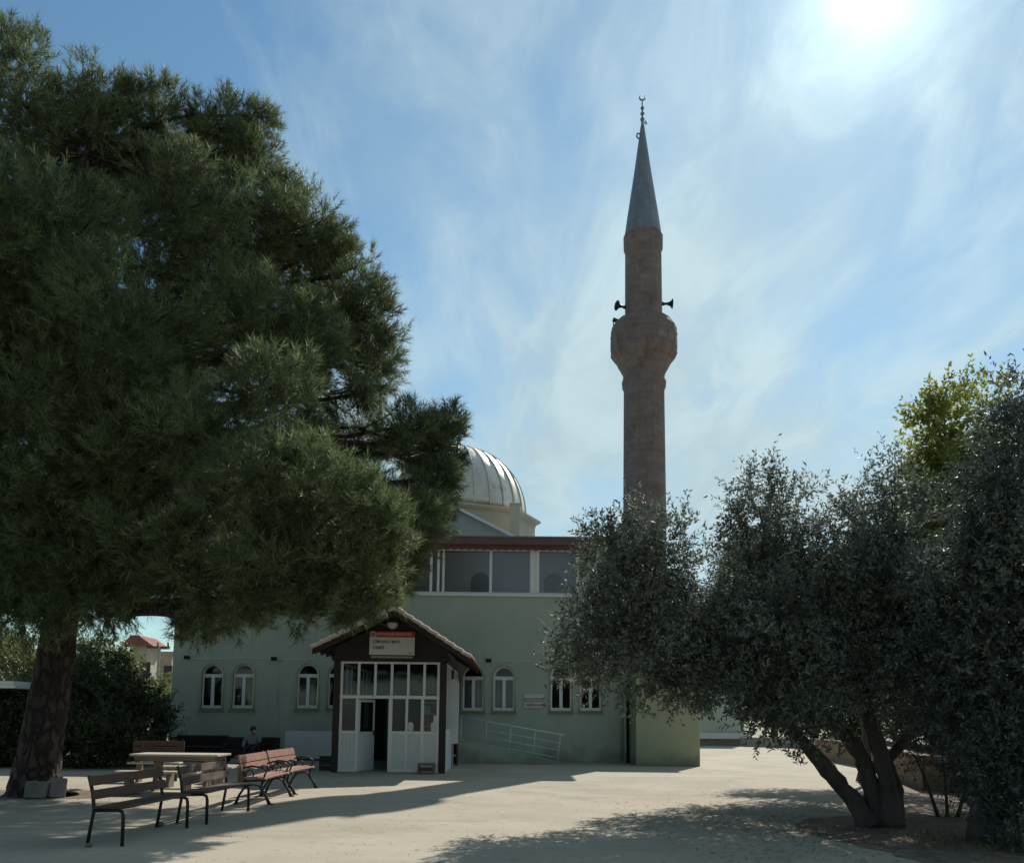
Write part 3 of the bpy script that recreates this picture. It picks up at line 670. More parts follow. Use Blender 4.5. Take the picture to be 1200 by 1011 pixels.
for E, nm in ((EL, 'l'), (ER, 'r')):
    sf = MB()     # rafters + soffit board
    sf.prism([(A[0], A[1] - .05), (E[0], E[1] - .05), (E[0], E[1] - .10), (A[0], A[1] - .10)], DR0 + .05, DR1); ppart(sf, 'soffit', 'wood_dark')
    sf = MB(); sf.prism([(A[0], A[1] - .052), (E[0], E[1] - .052), (E[0], E[1] - .21), (A[0], A[1] - .24)], DR0 - .0, DR0 + .045); ppart(sf, 'barge_board', 'wood_dark')
    for t_ in np.linspace(DR0 + .3, DR1 - .1, 10):
        sf = MB(); i_ = (E[0] * .62 + A[0] * .38); j_ = on(E, i_); sf.prism([(i_, j_ - .105), (E[0], E[1] - .105), (E[0], E[1] - .18), (i_, j_ - .2)], t_, t_ + .06)
        ppart(sf, 'rafter_end', 'wood_dark')
    # clay tiles: barrel rows running down the slope, stepped at every course
    dx, dz = E[0] - A[0], E[1] - A[1]; LS = math.hypot(dx, dz); nx, nz = -dz / LS, dx / LS
    if nz < 0: nx, nz = -nx, -nz
    tm = MB(); courses = 9; rows = int((DR1 - DR0) / .2)
    for c_ in range(courses):
        t0, t1 = c_ / courses, min((c_ + 1.18) / courses, 1.02)
        vs = []; sub = 8
        cols = rows * sub + 1
        for (t_, lift, shr) in ((t0, .005, 1), (t1, .035, 1)):
            for i in range(cols):
                yy = DR0 - .03 + (DR1 - DR0 + .02) * i / (cols - 1)
                h = .055 * abs(math.sin(math.pi * i / sub)) + lift
                vs.append((A[0] + dx * t_ + nx * h, yy, A[1] - .05 + dz * t_ + nz * h))
        tm.add(vs, [(i, i + 1, cols + i + 1, cols + i) for i in range(cols - 1)])
        # course end faces
        vs = [(v[0], v[1], v[2]) for v in vs[cols:]]
        vs2 = [(v[0] - nx * .035, v[1], v[2] - nz * .035) for v in vs]
        tm.add(vs + vs2, [(i, i + 1, cols + i + 1, cols + i) for i in range(cols - 1)])
    ppart(tm, 'roof_tiles', 'tile')
    vg = MB()
    for c_ in range(courses):
        t0, t1 = c_ / courses, (c_ + 1.1) / courses
        a_ = (A[0] + dx * t0 + nx * .0, A[1] + dz * t0 + nz * .0 - .03); b_ = (A[0] + dx * t1 + nx * .035, A[1] + dz * t1 + nz * .035 - .03)
        vg.tube([(a_[0], DR0 - .01, a_[1]), (b_[0], DR0 - .01, b_[1])], [.045, .055], 8)
    ppart(vg, 'verge_tiles', 'verge')
rt = MB()
for i in range(20):
    y_ = DR0 - .03 + i * .362; rt.tube([(A[0], y_, A[1] + .0), (A[0], y_ + .38, A[1] + .02)], [.10, .085], 10)
ppart(rt, 'ridge_tiles', 'tile')
# round lamp in the gable
bl_ = empty('wall_lamp', (px_(457.5), DP - .16, pz_(731)), label='round white bulkhead lamp above the red and white sign', cat='lamp')
T = Matrix.Rotation(rad(90), 4, 'X')
b = MB(); b.lathe([(.15, -.12), (.16, -.05), (.15, .0)], 20, T=T); b.build('lamp_base', 'conc', bl_, smooth=True)
b = MB(); b.lathe([(.14, .001), (.13, .05), (.09, .08), (.01, .095)], 20, T=T); b.build('lamp_glass', 'signwhite', bl_, smooth=True)
b = MB(); b.prism([(-.17, .02), (-.16, .15), (0, .19), (.16, .15), (.17, .02)], -.15, -.02); b.build('lamp_hood', 'metal', bl_)
# sign
sgx0, sgx1, sgz0, sgz1 = px_(431), px_(484.3), pz_(767.5), pz_(740)
sg_ = empty('sign', ((sgx0 + sgx1) / 2, DP - .14, sgz0), label='red and white municipal name board above the porch door', cat='sign')
SO = Vector(sg_.location); W = sgx1 - sgx0; H = sgz1 - sgz0
b = MB(); b.box(-W / 2, W / 2, -.03, .03, 0, H * .745); b.build('board', 'signwhite', sg_, bevel=.006)
b = MB(); b.box(-W / 2, W / 2, -.03, .03, H * .747, H); b.build('header', 'red', sg_, bevel=.006)
T = Matrix.Translation((-W / 2 + .10, -.032, H * .86)) @ Matrix.Rotation(rad(90), 4, 'X')
b = MB(); b.lathe([(.085, 0), (.085, .008), (.06, .008), (.06, 0)], 28, T=T); b.build('emblem', 'signwhite', sg_)
b = MB(); b.lathe([(.03, 0), (.03, .008), (.002, .008)], 16, T=T); b.build('emblem_centre', 'signwhite', sg_)
text('BÜYÜKŞEHİR BELEDİYESİ', .082, (-W / 2 + .20, -.034, H * .835), 'signwhite', sg_)
text('ÇİM SALLI MAH.', .108, (-W / 2 + .09, -.034, H * .50), 'ink', sg_)
text('CAMİİ', .108, (-W / 2 + .09, -.034, H * .25), 'ink', sg_)
text('cami', .05, (W / 2 - .17, -.034, H * .06), 'ink', sg_)
b = MB(); b.box(-W / 2 + .05, W / 2 - .05, -.02, .10, -.085, -.03); b.build('bracket', 'conc', sg_)
# things inside the porch
mdoor = MB(); c = X(432, 30.9, 860); mdoor.box(c - .55, c + .55, 30.9, 30.96, .02, 2.3); mdoor.box(c - .45, c - .04, 30.88, 30.899, .2, 2.1); mdoor.box(c + .04, c + .45, 30.88, 30.899, .2, 2.1)
mosd = mpart(mdoor, 'door', 'slat')
shelf = empty('shoe_rack', (px_(495) + .1, 28.6, 0), label='dark shelf unit with pale shelves standing inside the porch behind the right panes', cat='shelf')
b = MB(); b.box(-.65, -.6, -.2, .2, .02, 2.15); b.box(.6, .65, -.2, .2, .02, 2.15); b.box(-.6, .6, .17, .2, .02, 2.15); b.build('carcass', 'slat', shelf)
for z_ in (.3, .75, 1.2, 1.6, 1.95):
    b = MB(); b.box(-.6, .6, -.2, .17, z_, z_ + .04); b.build('shelf_board', 'beige', shelf)
cbn = empty('bright_patch_box', (X(505, 30.5, 800), 30.62, 0), label='tall beige box added for the bright patch seen through the upper right porch panes', cat='bright_patch_box')  # beige box added to stand in for light showing through the panes
b = MB(); b.box(-.75, .75, -.25, .25, .02, 2.9); b.build('carcass', 'beige', cbn, bevel=.01)
b = MB(); b.box(-.73, -.01, -.275, -.252, .1, 2.86); b.box(.01, .73, -.275, -.252, .1, 2.86); b.build('door', 'beige', cbn, bevel=.008)
for (px, y_, z_, lab) in ((448, 26.2, 2.78, 'white enamel dome lamp hanging inside the porch, nearer the door'), (470, 28.2, 2.85, 'white dome lamp hanging deeper inside the porch')):
    e = empty('pendant_lamp', (X(px, y_, 790), y_, z_), label=lab, cat='lamp')
    b = MB(); b.lathe([(.05, .12), (.12, .09), (.19, .0), (.18, -.005), (.1, .07)], 20); b.build('lamp_shade', 'signwhite', e, smooth=True)
    b = MB(); b.tube([(0, 0, .12), (0, 0, ztopr - z_)], .01, 6); b.build('lamp_rod', 'metal', e)
bxs = [(px_(470), .2), (px_(474), .32)]
e = empty('carton', (px_(482), 28.5, 1.64), label='white carton on the shelf behind the middle porch panes', cat='box')
b = MB(); b.box(-.15, .15, -.1, .1, .0, .2); b.build('box_body', 'signwhite', e, bevel=.01)
b = MB(); b.box(-.16, .16, -.11, .11, .201, .23); b.build('box_lid', 'signwhite', e)
# notices on the glass
nb = MB(); xa = px_(481); z_ = pz_(851); nb.prism([(xa + .075 * math.cos(t) * (1 if abs(math.cos(t)) < .99 else 1), z_ + .135 * math.copysign(abs(math.sin(t)) ** .6, math.sin(t))) for t in [i / 20 * 6.2832 for i in range(20)]], DP + .006, DP + .010)
tag(nb.build('notice', 'signwhite'), 'rounded white notice stuck on the middle lower porch pane', 'notice')
nb = MB(); nb.prism([(px_(505), pz_(857.5)), (px_(511), pz_(857.5)), (px_(511.2), pz_(838)), (px_(508), pz_(837)), (px_(507.4), pz_(845)), (px_(504.6), pz_(847))], DP + .000, DP + .004)
n2 = nb.build('notice', 'signwhite'); tag(n2, 'torn white paper notice stuck at the right edge of the porch glazing', 'notice')
# white rounded board on the porch side
wb = MB(); xa, xb = X(526.5, 26.6, 830), X(537.5, 26.6, 830); r = (xb - xa) / 2; c = (xa + xb) / 2
z0_, z1_ = Z(531, 871, 26.6), Z(531, 795, 26.6)
wb.prism([(xa, z0_), (xb, z0_)] + [(c + r * math.cos(t), z1_ - r + r * math.sin(t)) for t in [math.pi * i / 10 for i in range(11)]], 26.56, 26.62)
ed_ = empty('white_board', (c, 26.6, z0_), label='tall narrow white board with a rounded top fixed on the right side of the porch', cat='board')
rel2(wb, ed_.location).build('board_panel', 'white', ed_, bevel=.01)
b = MB(); b.box(-r - .06, -r + .05, .025, .07, .3, .36); b.box(-r - .06, -r + .05, .025, .07, 1.3, 1.36); b.build('bracket', 'metal', ed_)

# small wooden stool/box by the door
st = empty('wooden_stool', (px_(501.5), DP - .25, 0), label='small brown wooden stool at the foot of the white porch panel', cat='stool')
b = MB(); b.box(-.23, .23, -.13, .13, .24, .29); b.build('seat', 'oldwood', st, bevel=.01)
for s in (-1, 1):
    b = MB(); b.box(s * .2 - .03, s * .2 + .03, -.12, .12, 0, .239); b.build('leg', 'oldwood', st, bevel=.008)
b = MB(); b.box(-.169, .169, .05, .08, .07, .17); b.build('stretcher', 'oldwood', st)

# ---------------------------------------------------------------- ramp with handrail
rp = empty('ramp', (X(600, 29.6), 29.6, 0), label='sloping access ramp with white pipe handrail along the mosque wall', cat='ramp')
RO = Vector(rp.location)
rx0, rx1 = X(528, 29.6, 880), X(662, 29.6, 880)
b = MB(); b.prism([(rx0, 0), (rx1, 0), (rx1, .02), (rx0 + .9, .68), (rx0, .68)], 29.65, 30.97); rel2(b, RO).build('ramp_slab', 'wall', rp)
ry = 29.72
tl, trr = P(537, 839.5, ry), P(661, 861, ry); bl0, br0 = P(536, 866, ry), P(652, 887, ry)
b = MB(); b.tube([(tl.x, ry, tl.z), (trr.x, ry, trr.z)], .028, 8); rel2(b, RO).build('handrail', 'rail', rp, smooth=True)
for f in (.36, .68, 1.0):
    a_ = tl.lerp(bl0, f); c_ = trr.lerp(br0, f); b = MB(); b.tube([(a_.x, ry, a_.z), (c_.x, ry, c_.z)], .013, 6); rel2(b, RO).build('rail', 'rail', rp, smooth=True)
for t_ in (.03, .27, .5, .73, .965):
    a_ = tl.lerp(trr, t_); c_ = bl0.lerp(br0, t_); fl_ = max(0.0, .68 * min(1, (rx1 - a_.x) / (rx1 - rx0 - .9)) - .02)
    b = MB(); b.tube([(a_.x, ry, a_.z), ((a_.x * .6 + c_.x * .4), ry, fl_)], .02, 7); rel2(b, RO).build('post', 'rail', rp, smooth=True)

# ---------------------------------------------------------------- wall sign, cable, floodlights, far fittings
ws = empty('sign', (X(625.5, DM - .03, 820), DM - .03, Z(625, 829, DM)), label='small white two-line notice board on the green wall between the window pairs', cat='sign')
h2 = 9.3 * DM / F; kk = DM / F
b = MB(); b.box(-11.2 * kk, 11.2 * kk, -.01, .02, 8.5 * kk, 16 * kk); b.build('board', 'signwhite', ws)
b = MB(); b.box(-11 * kk, 11 * kk, -.01, .02, 0, 6.6 * kk); b.build('lower_board', 'signwhite', ws)
text('BAYANLAR BÖLÜMÜ', 2.6 * kk * .92, (-10.5 * kk, -.014, 9.6 * kk), 'ink', ws)
text('GİRİŞ KAPISI', 2.6 * kk * 1.45, (-8.5 * kk, -.014, 2 * kk), 'ink', ws)
cb_ = MB(); pts = []
for px in range(212, 650, 6):
    if 372 < px < 545: continue
    pts.append(P(px, 770.5 + (px - 212) * .0105 + .8 * math.sin(px * .06), DM - .03))
cut = [i for i in range(1, len(pts)) if pts[i].x - pts[i - 1].x > 1][0]
for seg in (pts[:cut], pts[cut:]): cb_.tube(seg, .009, 5)
tag(cb_.build('cable', 'upvc'), 'thin pale cable strung along the green wall above the arched windows', 'cable')
for px, py, lab in ((219, 770, 'black floodlight on the wall near the left corner of the mosque'), (321, 771.5, 'black floodlight on the wall left of the porch roof'), (572.5, 773.5, 'black floodlight on the wall just right of the porch roof'), (643, 774.5, 'black floodlight on the wall at the edge of the olive crown')):
    p = P(px, py, DM - .14); e = empty('floodlight', p, label=lab, cat='floodlight', group='floodlights on the front wall of the mosque')
    b = MB(); b.box(-.10, .10, -.04, .04, -.055, .055, Matrix.Rotation(rad(35), 4, 'X')); b.build('lamp_head', 'plastic', e, bevel=.008)
    b = MB(); b.box(-.02, .02, .03, .14, .0, .03); b.build('bracket', 'metal', e)
p = P(650, 739, DM - .1); e = empty('wall_lamp', p, label='tiny white lamp fitting high on the green wall beside the olive crown', cat='lamp')
b = MB(); b.tube([(-.55, .06, .01), (.0, .0, 0)], .012, 6); b.build('bracket', 'rail', e); 
b = MB(); b.lathe([(.02, -.05), (.05, -.02), (.05, .03), (.02, .05)], 10, (-.55, .05, .0)); b.build('lamp_bulb', 'signwhite', e, smooth=True)

# white board leaning against the wall left of the porch
wp = empty('leaning_board', (X(361, 30.6, 880), 30.55, 0), label='large pale board standing against the green wall left of the porch', cat='board')
x0_, x1_ = X(333, 30.6, 880) - wp.location.x, X(391, 30.6, 880) - wp.location.x; zt_ = Z(360, 856, 30.6)
b = MB(); b.box(x0_, x1_, 0, .04, .06, zt_, Matrix.Rotation(rad(-6), 4, 'X')); b.build('board_panel', 'white', wp, bevel=.008)
b = MB(); b.box(x0_, x1_, -.01, .05, 0, .059, Matrix.Rotation(rad(-6), 4, 'X')); b.build('frame', 'metal', wp)
cr_ = empty('crate', (X(384, 25.4, 895), 25.4, 0), label='dark plastic crate standing beside the left post of the porch', cat='crate')
b = MB(); w_ = .17
b.box(-.2, .2, -.15, .15, 0, .03)
for (a, c, d_, e_) in ((-.2, .2, -.15, -.13), (-.2, .2, .13, .15), (-.2, -.18, -.13, .13), (.18, .2, -.13, .13)):
    b.box(a, c, d_, e_, .031, .13); b.box(a, c, d_, e_, .16, .27); b.box(a, c, d_, e_, .30, .40)
for sx_ in (-.19, .19):
    for sy_ in (-.14, .14): b.box(sx_ - .018, sx_ + .018, sy_ - .018, sy_ + .018, .03, .405)
b.build('crate_body', 'plastic', cr_)

# ---------------------------------------------------------------- benches
def metal_bench(name='bench'):
    """seat facing +x, length along +y, local origin at the near back foot"""
    e = empty(name); Lb = 1.85
    for y_ in (.06, Lb - .06):
        f = MB(); f.tube([(-.03, y_, 0), (0, y_, .22), (.03, y_, .42), (.0, y_, .62), (-.06, y_, .82)], .022, 8)
        f.tube([(.03, y_, .41), (.33, y_, .42), (.385, y_, .40), (.40, y_, .34), (.405, y_, 0)], .022, 8)
        f.build('end_frame', 'metal', e, smooth=True)
    for i in range(4):
        b = MB(); x = .05 + i * .095; b.box(x, x + .082, 0, Lb, .438, .466); b.build('seat_slat', 'slat', e, bevel=.006)
    for i, z_ in enumerate((.54, .70)):
        b = MB(); T = Matrix.Translation((.035 - i * .045, 0, z_)) @ Matrix.Rotation(rad(-15), 4, 'Y'); b.box(0, .025, 0, Lb, 0, .115, T); b.build('back_slat', 'slat', e, bevel=.006)
    return e
b1 = metal_bench(); tag(b1, 'nearest brown slat bench with black tube frame, at the left front of the row', 'bench', 'brown slat benches in the courtyard')
b2 = copy_tree(b1); b2['label'] = 'second brown slat bench from the camera, between the nearest bench and the red-brown ones'
def place(o, a, b, L0=1.85):
    d = Vector((b[0] - a[0], b[1] - a[1])); o.location = (a[0], a[1], 0); o.rotation_euler = (0, 0, math.atan2(d.y, d.x) - math.pi / 2)
place(b1, (-5.03, 10.8), (-4.86, 12.8)); place(b2, (-4.76, 12.95), (-4.66, 14.9))
def park_bench():
    e = empty('park_bench'); Lb = 1.75
    for y_ in (.1, Lb - .1):
        f = MB()
        f.tube([(-.10, y_, 0), (-.04, y_, .16), (.04, y_, .28), (.06, y_, .42)], [.03, .022, .02, .022], 8)
        f.tube([(.50, y_, 0), (.42, y_, .15), (.34, y_, .25), (.36, y_, .40)], [.035, .024, .02, .022], 8)
        f.tube([(-.0, y_, .24), (.1, y_, .32), (.2, y_, .34), (.3, y_, .32), (.38, y_, .22)], .016, 6)
        f.tube([(.02, y_, .40), (.44, y_, .42)], .02, 6)
        f.tube([(.06, y_, .40), (.0, y_, .6), (-.09, y_, .86)], .02, 6)
        f.tube([(-.02, y_, .62), (.15, y_, .66), (.34, y_, .64), (.43, y_, .58), (.40, y_, .52), (.37, y_, .42)], .017, 6)
        f.tube([(.13 + .07 * math.cos(t), y_, .52 + .07 * math.sin(t)) for t in [i / 12 * 6.2832 for i in range(13)]], .011, 6)
        f.box(-.14, -.06, y_ - .03, y_ + .03, 0, .02); f.box(.46, .56, y_ - .03, y_ + .03, 0, .02)
        f.build('end_frame', 'metal', e, smooth=True)
    for i in range(3):
        b = MB(); x = .06 + i * .125; b.box(x, x + .115, 0, Lb, .443 - (.012 if i == 2 else 0), .478 - (.012 if i == 2 else 0)); b.build('seat_slat', 'redslat', e, bevel=.008)
    # back boards with a scalloped lower edge
    for i, (z0_, z1_) in enumerate(((.56, .70), (.71, .85))):
        T = Matrix.Translation((.0 - .045 * i - .0, 0, z0_)) @ Matrix.Rotation(rad(-17), 4, 'Y'); h = z1_ - z0_
        b = MB(); n = 24
        lo = [(.026 * (1 - math.cos(4 * math.pi * j / n)) if i == 0 else 0) for j in range(n + 1)]
        vs = []
        for j in range(n + 1):
            y_ = Lb * j / n
            for (x_, z_) in ((0, lo[j]), (.03, lo[j]), (.03, h), (0, h)): vs.append(T @ Vector((x_, y_, z_)))
        fs = [(4 * j + q, 4 * j + (q + 1) % 4, 4 * j + 4 + (q + 1) % 4, 4 * j + 4 + q) for j in range(n) for q in range(4)] + [(0, 1, 2, 3), (4 * n + 3, 4 * n + 2, 4 * n + 1, 4 * n)]
        b.add(vs, fs); b.build('back_board', 'redslat', e)
    return e
b3 = park_bench(); tag(b3, 'red-brown park bench with scrolled iron ends, nearer of the pair', 'park bench', 'red-brown park benches in the courtyard')
b4 = copy_tree(b3); b4['label'] = 'red-brown park bench with scrolled iron ends, farther of the pair, next to the porch'
place(b3, (-4.72, 15.75), (-4.72, 17.5)); place(b4, (-4.76, 17.75), (-4.66, 19.6))
# picnic table and its benches
DT = 18.4
tb = empty('picnic_table', (X(212, DT, 880), DT, 0), label='weathered wooden picnic table with a pale plank top behind the benches', cat='table')
for i in range(6):
    b = MB(); y_ = -.42 + i * .143; b.box(-.88, .90, y_, y_ + .132, .71, .75); b.build('top_plank', 'palewood', tb, bevel=.006)
b = MB(); b.box(-.80, .82, -.36, -.31, .62, .708); b.box(-.8, .82, .31, .36, .62, .708); b.build('apron', 'oldwood', tb)
for x in (-.48, .55):
    b = MB(); b.prism([(-.2, .62), (.2, .62), (.13, .35), (.26, 0), (-.26, 0), (-.13, .35)], x, x + .07, 'x'); b.build('leg', 'oldwood', tb, bevel=.006)
for s in (-1, 1):
    b = MB(); b.bar((.62, s * .02, .62), (.80, s * .30, .05), .05, .07); b.build('brace', 'oldwood', tb)
def plain_bench(loc, Lb, lab, rz=0, back=False):
    e = empty('wooden_bench', loc, rz, label=lab, cat='bench', group='low wooden benches round the picnic table')
    for i in range(2):
        b = MB(); b.box(-Lb / 2, Lb / 2, -.17 + i * .175, -.005 + i * .175, .41, .45); b.build('seat_plank', 'palewood', e, bevel=.006)
    for x in (-Lb / 2 + .2, Lb / 2 - .27):
        b = MB(); b.box(x, x + .07, -.15, .15, 0, .409); b.build('leg', 'oldwood', e, bevel=.006)
    if back:
        for z_ in (.55, .68, .81):
            b = MB(); b.box(-Lb / 2, Lb / 2, .2, .235, z_, z_ + .11); b.build('back_plank', 'slat', e, bevel=.006)
        for x in (-Lb / 2 + .15, Lb / 2 - .2):
            b = MB(); b.box(x, x + .06, .236, .28, 0, .9); b.build('back_post', 'slat', e)
    return e
plain_bench((tb.location.x - .1, DT - .85, 0), 1.6, 'backless wooden bench on the near side of the picnic table')
plain_bench((tb.location.x + .05, DT + .85, 0), 1.6, 'backless wooden bench on the far side of the picnic table')
plain_bench((X(178, 20.4, 890), 20.6, 0), 1.15, 'dark wooden bench with a plank back left behind the picnic table', rad(6), True)
plain_bench((X(273, 19.8, 890) , 19.8, 0), .9, 'short wooden bench in the sun right of the picnic table', rad(-4))

# sofa and armchairs by the wall
sf = empty('sofa', (X(231, 29.2, 880), 29.4, 0), label='dark old sofa standing against the green wall behind the picnic table', cat='sofa')
b = MB(); b.box(-.85, .85, -.4, .35, .12, .40); b.build('seat_base', 'sofa', sf, bevel=.03)
b = MB(); b.box(-.85, .85, .15, .42, .401, .84); b.build('backrest', 'sofa', sf, bevel=.05)
for s in (-1, 1):
    b = MB(); b.box(s * .95 - .1, s * .95 + .1, -.42, .4, .1, .6); b.build('armrest', 'sofa', sf, bevel=.05)
    b = MB(); b.box(s * .42 - .41, s * .42 + .41, -.4, .14, .402, .5); b.build('cushion', 'sofa', sf, bevel=.04)
    for y_ in (-.33, .3):
        b = MB(); b.box(s * .9 - .03, s * .9 + .03, y_ - .03, y_ + .03, 0, .099); b.build('leg', 'metal', sf)
def armchair(loc, rz, lab):
    e = empty('armchair', loc, rz, label=lab, cat='armchair', group='dark armchairs by the green wall')
    b = MB(); b.box(-.23, .23, -.28, .2, .30, .44); b.build('seat', 'sofa', e, bevel=.03)
    b = MB(); b.box(-.27, .27, .201, .32, .28, .86, Matrix.Rotation(rad(-7), 4, 'X')); b.build('backrest', 'sofa', e, bevel=.04)
    for s in (-1, 1):
        b = MB(); b.box(s * .275 - .04, s * .275 + .04, -.28, .2, .12, .62); b.build('armrest', 'sofa', e, bevel=.02)
        for y_ in (-.22, .22):
            b = MB(); b.box(s * .26 - .025, s * .26 + .025, y_ - .025, y_ + .025, 0, .12 if y_ < 0 else .3); b.build('leg', 'metal', e)
    return e
armchair((X(275, 28.2, 880), 28.2, 0), rad(4), 'empty dark armchair left of the seated person')
armchair((X(313.5, 28.4, 880), 28.4, 0), rad(-5), 'empty dark armchair right of the seated person')
pc = armchair((X(294, 28.0, 880), 28.1, 0), 0, 'dark armchair in which the person sits')

# ---------------------------------------------------------------- seated person
def skin_mesh(name, joints, edges, m, parent, sub=2):
    me = bpy.data.meshes.new(name); me.from_pydata([j[0] for j in joints], edges, [])
    o = bpy.data.objects.new(name, me); COL.objects.link(o)
    md = o.modifiers.new('s', 'SKIN'); md.use_smooth_shade = True; o.modifiers.new('u', 'SUBSURF').levels = sub
    for i, j in enumerate(joints):
        sv = me.skin_vertices[0].data[i]; r = j[1]; sv.radius = r if isinstance(r, tuple) else (r, r)
    me.skin_vertices[0].data[0].use_root = True
    dg = bpy.context.evaluated_depsgraph_get(); nm = bpy.data.meshes.new_from_object(o.evaluated_get(dg)); bpy.data.objects.remove(o)
    nm.materials.clear(); nm.name = name
    return link(name, nm, m, parent, smooth=True)
pe = empty('person', (pc.location.x, pc.location.y, 0), label='person in grey-blue shirt and dark trousers sitting by the wall, hand raised', cat='person')
J = [((0, .06, .47), .13), ((0, .10, .62), (.15, .11)), ((0, .11, .78), (.17, .11)), ((0, .10, .88), (.10, .08)), ((0, .07, .94), .052), ((0, .03, 1.0), (.075, .085)), ((0, .03, 1.08), (.07, .08)),
     # thighs, knees, ankles, toes
     ((-.10, -.0, .48), .085), ((-.15, -.34, .50), .065), ((-.14, -.36, .28), .052), ((-.14, -.34, .08), .04), ((-.15, -.52, .04), .035),
     ((.10, -.0, .48), .085), ((.15, -.34, .50), .065), ((.14, -.36, .28), .052), ((.14, -.34, .08), .04), ((.15, -.52, .04), .035),
     # left (image) arm resting on thigh
     ((-.20, .10, .84), .06), ((-.27, .02, .62), .045), ((-.20, -.20, .58), .032), ((-.18, -.27, .575), (.035, .02)),
     # right arm raised to face
     ((.20, .10, .84), .06), ((.25, -.06, .66), .045), ((.14, -.14, .88), .032), ((.125, -.13, .95), (.033, .02))]
Eg = [(0, 1), (1, 2), (2, 3), (3, 4), (4, 5), (5, 6), (0, 7), (7, 8), (8, 9), (9, 10), (10, 11), (0, 12), (12, 13), (13, 14), (14, 15), (15, 16), (2, 17), (17, 18), (18, 19), (19, 20), (2, 21), (21, 22), (22, 23), (23, 24)]
def fingers(root, base, d, side, out_):
    d = Vector(d).normalized(); s = Vector(side).normalized()
    for i, ln in enumerate((.055, .068, .072, .066)):
        o_ = Vector(base) + s * (i - 1.5) * .018; n0 = len(J)
        J.append((tuple(o_ + d * .03), .009)); J.append((tuple(o_ + d * (.03 + ln * .55) + Vector(out_) * .006), .008)); J.append((tuple(o_ + d * (.03 + ln * .9) + Vector(out_) * .024), .007))
        Eg.extend([(root, n0), (n0, n0 + 1), (n0 + 1, n0 + 2)])
    n0 = len(J); o_ = Vector(base) - s * .03
    J.append((tuple(o_ + d * .005), .011)); J.append((tuple(o_ - s * .02 + d * .035), .009)); Eg.extend([(root, n0), (n0, n0 + 1)])
fingers(20, (-.18, -.27, .575), (.1, -1, -.1), (1, 0, 0), (0, 0, -1)); fingers(24, (.125, -.13, .95), (-.15, .1, 1), (0, 1, 0), (-1, 0, 0))
body = skin_mesh('body', J, Eg, 'skin', pe)
# clothes: shell meshes slightly larger
Js = [((0, .07, .50), .145), ((0, .10, .62), (.165, .125)), ((0, .11, .78), (.185, .125)), ((0, .10, .87), (.12, .09)), ((-.20, .10, .84), .072), ((-.27, .02, .63), .058), ((-.215, -.14, .59), .044), ((.20, .10, .84), .072), ((.25, -.05, .67), .058), ((.165, -.12, .82), .043)]
skin_mesh('shirt', Js, [(0, 1), (1, 2), (2, 3), (2, 4), (4, 5), (5, 6), (2, 7), (7, 8), (8, 9)], 'shirt', pe)
Jt = [((0, .06, .47), .14), ((-.10, -.0, .48), .098), ((-.15, -.34, .50), .078), ((-.14, -.36, .28), .066), ((-.14, -.34, .11), .056), ((.10, -.0, .48), .098), ((.15, -.34, .50), .078), ((.14, -.36, .28), .066), ((.14, -.34, .11), .056)]
skin_mesh('trousers', Jt, [(0, 1), (1, 2), (2, 3), (3, 4), (0, 5), (5, 6), (6, 7), (7, 8)], 'trouser', pe)
b = MB(); b.lathe([(.01, .115), (.06, .105), (.09, .06), (.097, .0), (.09, -.04), (.07, -.05)], 16, (0, .05, 1.065)); b.build('hair', 'hair', pe, smooth=True)
b = MB(); b.lathe([(.001, -.012), (.016, 0), (.001, .014)], 8, (0, -.062, 1.035)); b.build('nose', 'skin', pe, smooth=True)
b = MB(); 
for s in (-1, 1): b.lathe([(.001, -.008), (.009, 0), (.001, .008)], 8, (s * .028, -.05, 1.06))
b.build('eyes', 'hair', pe); b = MB(); b.box(-.022, .022, -.056, -.045, .995, 1.001); b.build('mouth', 'fascia', pe)
for s in (-1, 1):
    b = MB(); b.lathe([(.002, -.03), (.014, 0), (.002, .03)], 8, (s * .082, .03, 1.04)); b.build('ear', 'skin', pe, smooth=True)
    b = MB(); b.box(s * .145 - .045, s * .145 + .045, -.56, -.29, 0, .075); b.build('shoe', 'plastic', pe, bevel=.025)
cp_ = MB(); cp_.lathe([(.022, 0), (.03, .08), (.026, .075), (.02, .01)], 14, (pe.location.x + .105, pe.location.y - .16, .985)); tag(cp_.build('cup', 'signwhite', smooth=True), 'small white cup in the raised hand of the seated person', 'cup')

# ---------------------------------------------------------------- stone blocks at the pine, small lumps in place of shadow spots
def block(px0, px1, py0, D, tilt, rz, lab):
    a, b_ = X(px0, D, 930), X(px1, D, 930); h = Z((px0 + px1) / 2, py0, D); c = (a + b_) / 2
    m_ = MB(); w2 = (b_ - a) / 2; n = 3
    m_.box(-w2, w2, -.07, .07, 0, h); bb = m_.build('stone_block', 'blockstone', bevel=.03); bb.location = (c, D, .0); bb.rotation_euler = (rad(-8), rad(tilt), rad(rz)); tag(bb, lab, 'stone block', 'stone blocks leaning on the pine trunk')
block(29, 54, 915, 16.45, 0, 0, 'square grey stone block leaning on the left front of the pine trunk')
block(57, 75, 911, 16.6, 6, 35, 'tilted grey stone block leaning on the right side of the pine trunk')
for (px, py, s, lab) in ((187, 966, .07, 'small dark lump standing in for a shadow spot under the nearest bench'), (104, 990, .05, 'small dark lump standing in for a shadow spot left of the nearest bench foot')):
    D = CZ / ((py - 835) / F); b = MB()
    b.lathe([(s * .5, 0), (s, s * .3), (s * .8, s * .8), (s * .2, s)], 7); o = b.build('stone', 'soil', bevel=.01); o.location = (X(px, D, py), D, 0); tag(o, lab, 'stone')  # lumps added where small shadow spots lie on the ground

